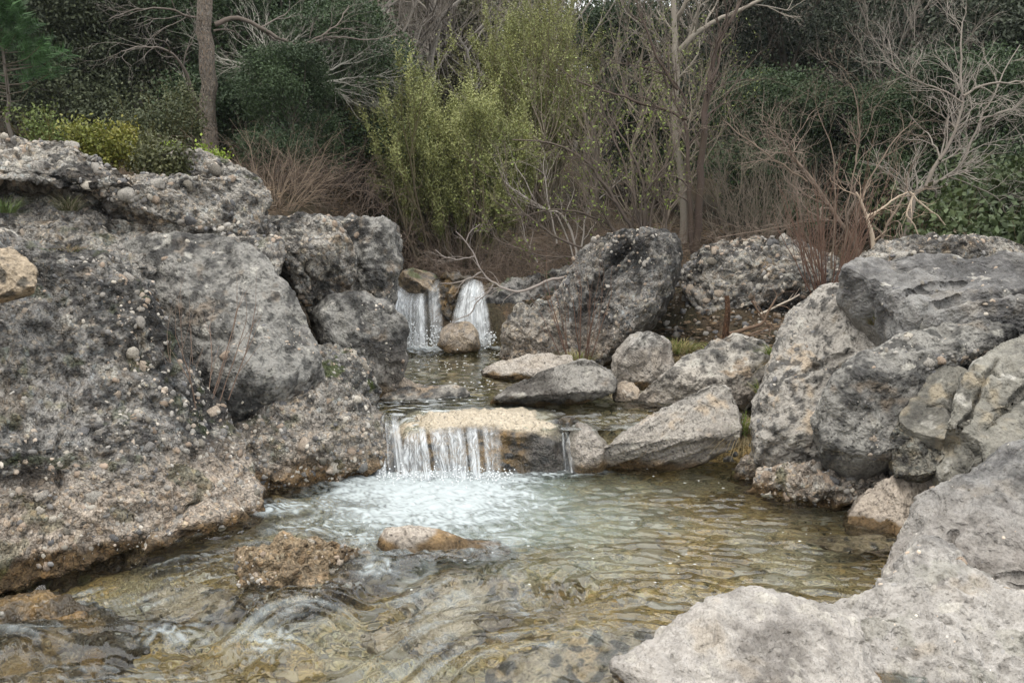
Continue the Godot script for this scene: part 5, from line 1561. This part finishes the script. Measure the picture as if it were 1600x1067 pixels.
	oo.c = Color(0.36, 0.33, 0.30); oo.c2 = Color(0.28, 0.25, 0.22); oo.up = 0.05
	for L in [[[905, 430, 885, 345, 850, 325, 815, 304, 790, 286, 780, 264], 0.016, 12], [[905, 430, 872, 338, 842, 322, 820, 280, 800, 250], 0.010, 10], [[905, 400, 920, 330, 950, 300, 985, 268], 0.012, 10], [[870, 380, 860, 330, 850, 270, 852, 240], 0.010, 8], [[840, 410, 820, 370, 815, 330], 0.008, 8]]:
		var lw := Wood.new()
		limb(lw, pxs(L[0], 10.2, org, 0.0), L[1], 0.004, L[2], 0.35, 2, oo, 6)
		part("limb", wood_mesh(lw), M.twig, t, "stuff")
	# glossy bush at the right edge
	var bs := {"n": 60, "lean": 0.7, "foot": 0.3, "h": 0.75, "r": 0.008, "depth": 2, "kids": 4, "spread": 0.5, "ratio": 0.55, "wig": 0.1, "up": 0.05, "c": Color(0.09, 0.07, 0.05), "c2": Color(0.12, 0.10, 0.06), "leafy": 0, "leaf": "bush", "lc": Color(0.035, 0.055, 0.022), "lc1": Color(0.085, 0.115, 0.045), "cover": 0.3, "bald": 0.05}
	stem_shrub("evergreen_bush", "leafy dark green bush with pale leaf backs at the right edge", "bush", ground_at(1585, 7.8), bs)
	bs.h = 0.9
	stem_shrub("evergreen_bush", "dark green bush behind the bare tree leaning out at right", "bush", ground_at(1520, 9.6), bs)
	# stump and driftwood on the gravel
	t = thing("broken_post", "short broken brown stake standing in the gravel of the right bank", "stump", at(1134, 524, 8.0))
	var lw := Wood.new()
	limb(lw, [Vector3(0, -0.1, 0), Vector3(0.005, 0.1, 0), Vector3(0.012, 0.22, 0.01), Vector3(0.0, 0.36, 0)], 0.032, 0.022, 0, 0.1, 0, {"c": Color(0.15, 0.085, 0.055), "c2": Color(0.20, 0.12, 0.08), "spread": 0.5}, 9)
	part("stake", wood_mesh(lw), M.bark, t)
	t = thing("driftwood", "bleached straight stick lying on the gravel right of the stake", "driftwood", at(1218, 476, 7.8))
	lw = Wood.new()
	limb(lw, pxs([1186, 492, 1215, 478, 1250, 460], 7.8, t.position), 0.012, 0.006, 2, 0.12, 0, {"c": Color(0.48, 0.43, 0.36), "c2": Color(0.42, 0.36, 0.3), "spread": 0.5, "wig": 0.1, "up": 0.0}, 7)
	part("stick", wood_mesh(lw), M.twig, t)
	t = thing("driftwood", "twisted brown root wood on the gravel between stake and pale slope", "driftwood", at(1180, 510, 7.7))
	for L in [[[1140, 522, 1165, 514, 1190, 506, 1205, 480, 1215, 462], 0.02], [[1150, 530, 1180, 520, 1200, 512], 0.014], [[1175, 470, 1195, 500, 1210, 515], 0.010]]:
		lw = Wood.new()
		limb(lw, pxs(L[0], 7.7, t.position), L[1], 0.006, 4, 0.15, 1, {"c": Color(0.13, 0.09, 0.065), "c2": Color(0.22, 0.16, 0.12), "spread": 0.7, "wig": 0.2, "up": 0.0, "kids": 2, "ratio": 0.6}, 7)
		part("root", wood_mesh(lw), M.twig, t, "stuff")

func grasses() -> void:
	var dry := [Color(0.40, 0.32, 0.18), Color(0.30, 0.235, 0.12), Color(0.22, 0.165, 0.085)]
	var mix := [Color(0.36, 0.31, 0.15), Color(0.15, 0.20, 0.05), Color(0.28, 0.24, 0.11)]
	var green := [Color(0.12, 0.18, 0.035), Color(0.17, 0.24, 0.05), Color(0.33, 0.28, 0.14)]
	grass_tuft("grass_tuft", "thick straw coloured tussock on the gravel above the pale block", at(1060, 545, 7.9), 420, 0.26, 0.15, mix, 0.75)
	grass_tuft("grass_tuft", "small dry tussock below the straw coloured tussock", at(1066, 560, 7.6), 160, 0.14, 0.08, dry, 0.9)
	grass_tuft("grass_tuft", "green and straw grass hanging down beside the big pale tilted slab", at(1160, 672, 5.85), 240, 0.24, 0.07, green, 0.5)
	grass_tuft("grass_tuft", "long straw hanging over the dark gap right of the pale slab", at(1164, 672, 5.85), 240, 0.24, 0.06, dry, 1.2, Vector3(0, -0.2, 0.25))
	grass_tuft("grass_tuft", "green grass tuft on top of the rounded grey boulder", at(1210, 548, 6.5), 160, 0.15, 0.06, green, 0.6)
	grass_tuft("grass_tuft", "straw tuft hanging at the right end of the rounded grey boulder", at(1215, 565, 6.35), 130, 0.17, 0.06, dry, 1.3)
	grass_tuft("grass_tuft", "pale grass at the foot of the great tilted block", at(905, 562, 7.9), 220, 0.20, 0.11, mix, 0.5)
	grass_tuft("grass_tuft", "dark grass tuft in the fold of the crusted ledge", at(106, 322, 5.75), 170, 0.22, 0.06, [Color(0.05, 0.06, 0.025), Color(0.20, 0.18, 0.13), Color(0.08, 0.08, 0.04)], 0.6)
	grass_tuft("grass_tuft", "green grass tuft at the far left under the crusted ledge", at(6, 325, 5.6), 150, 0.17, 0.06, [Color(0.06, 0.10, 0.03), Color(0.10, 0.13, 0.05)], 0.4)
	grass_tuft("grass_tuft", "dry brown grass patch on the pebbly shelf of the left bank", at(75, 385, 5.2), 260, 0.11, 0.2, [Color(0.17, 0.13, 0.08), Color(0.26, 0.2, 0.13), Color(0.10, 0.11, 0.04)], 0.9)
	grass_tuft("grass_tuft", "thin green grass on the gravel left of the rounded grey boulder", at(1120, 545, 7.6), 160, 0.12, 0.14, green, 0.5)
	grass_tuft("grass_tuft", "short green grass in the crevice behind the rounded grey boulder", at(1192, 610, 6.2), 80, 0.14, 0.04, green, 0.3)
	grass_tuft("grass_tuft", "brown weeds in the cleft left of the smooth purplish boulder", at(1372, 500, 5.75), 130, 0.2, 0.06, [Color(0.16, 0.13, 0.07), Color(0.10, 0.11, 0.04)], 0.6)
	grass_tuft("grass_tuft", "dry grass in front of the leafy bush at the right edge", at(1545, 408, 6.9), 180, 0.22, 0.2, [Color(0.17, 0.13, 0.08), Color(0.09, 0.11, 0.04)], 0.6)
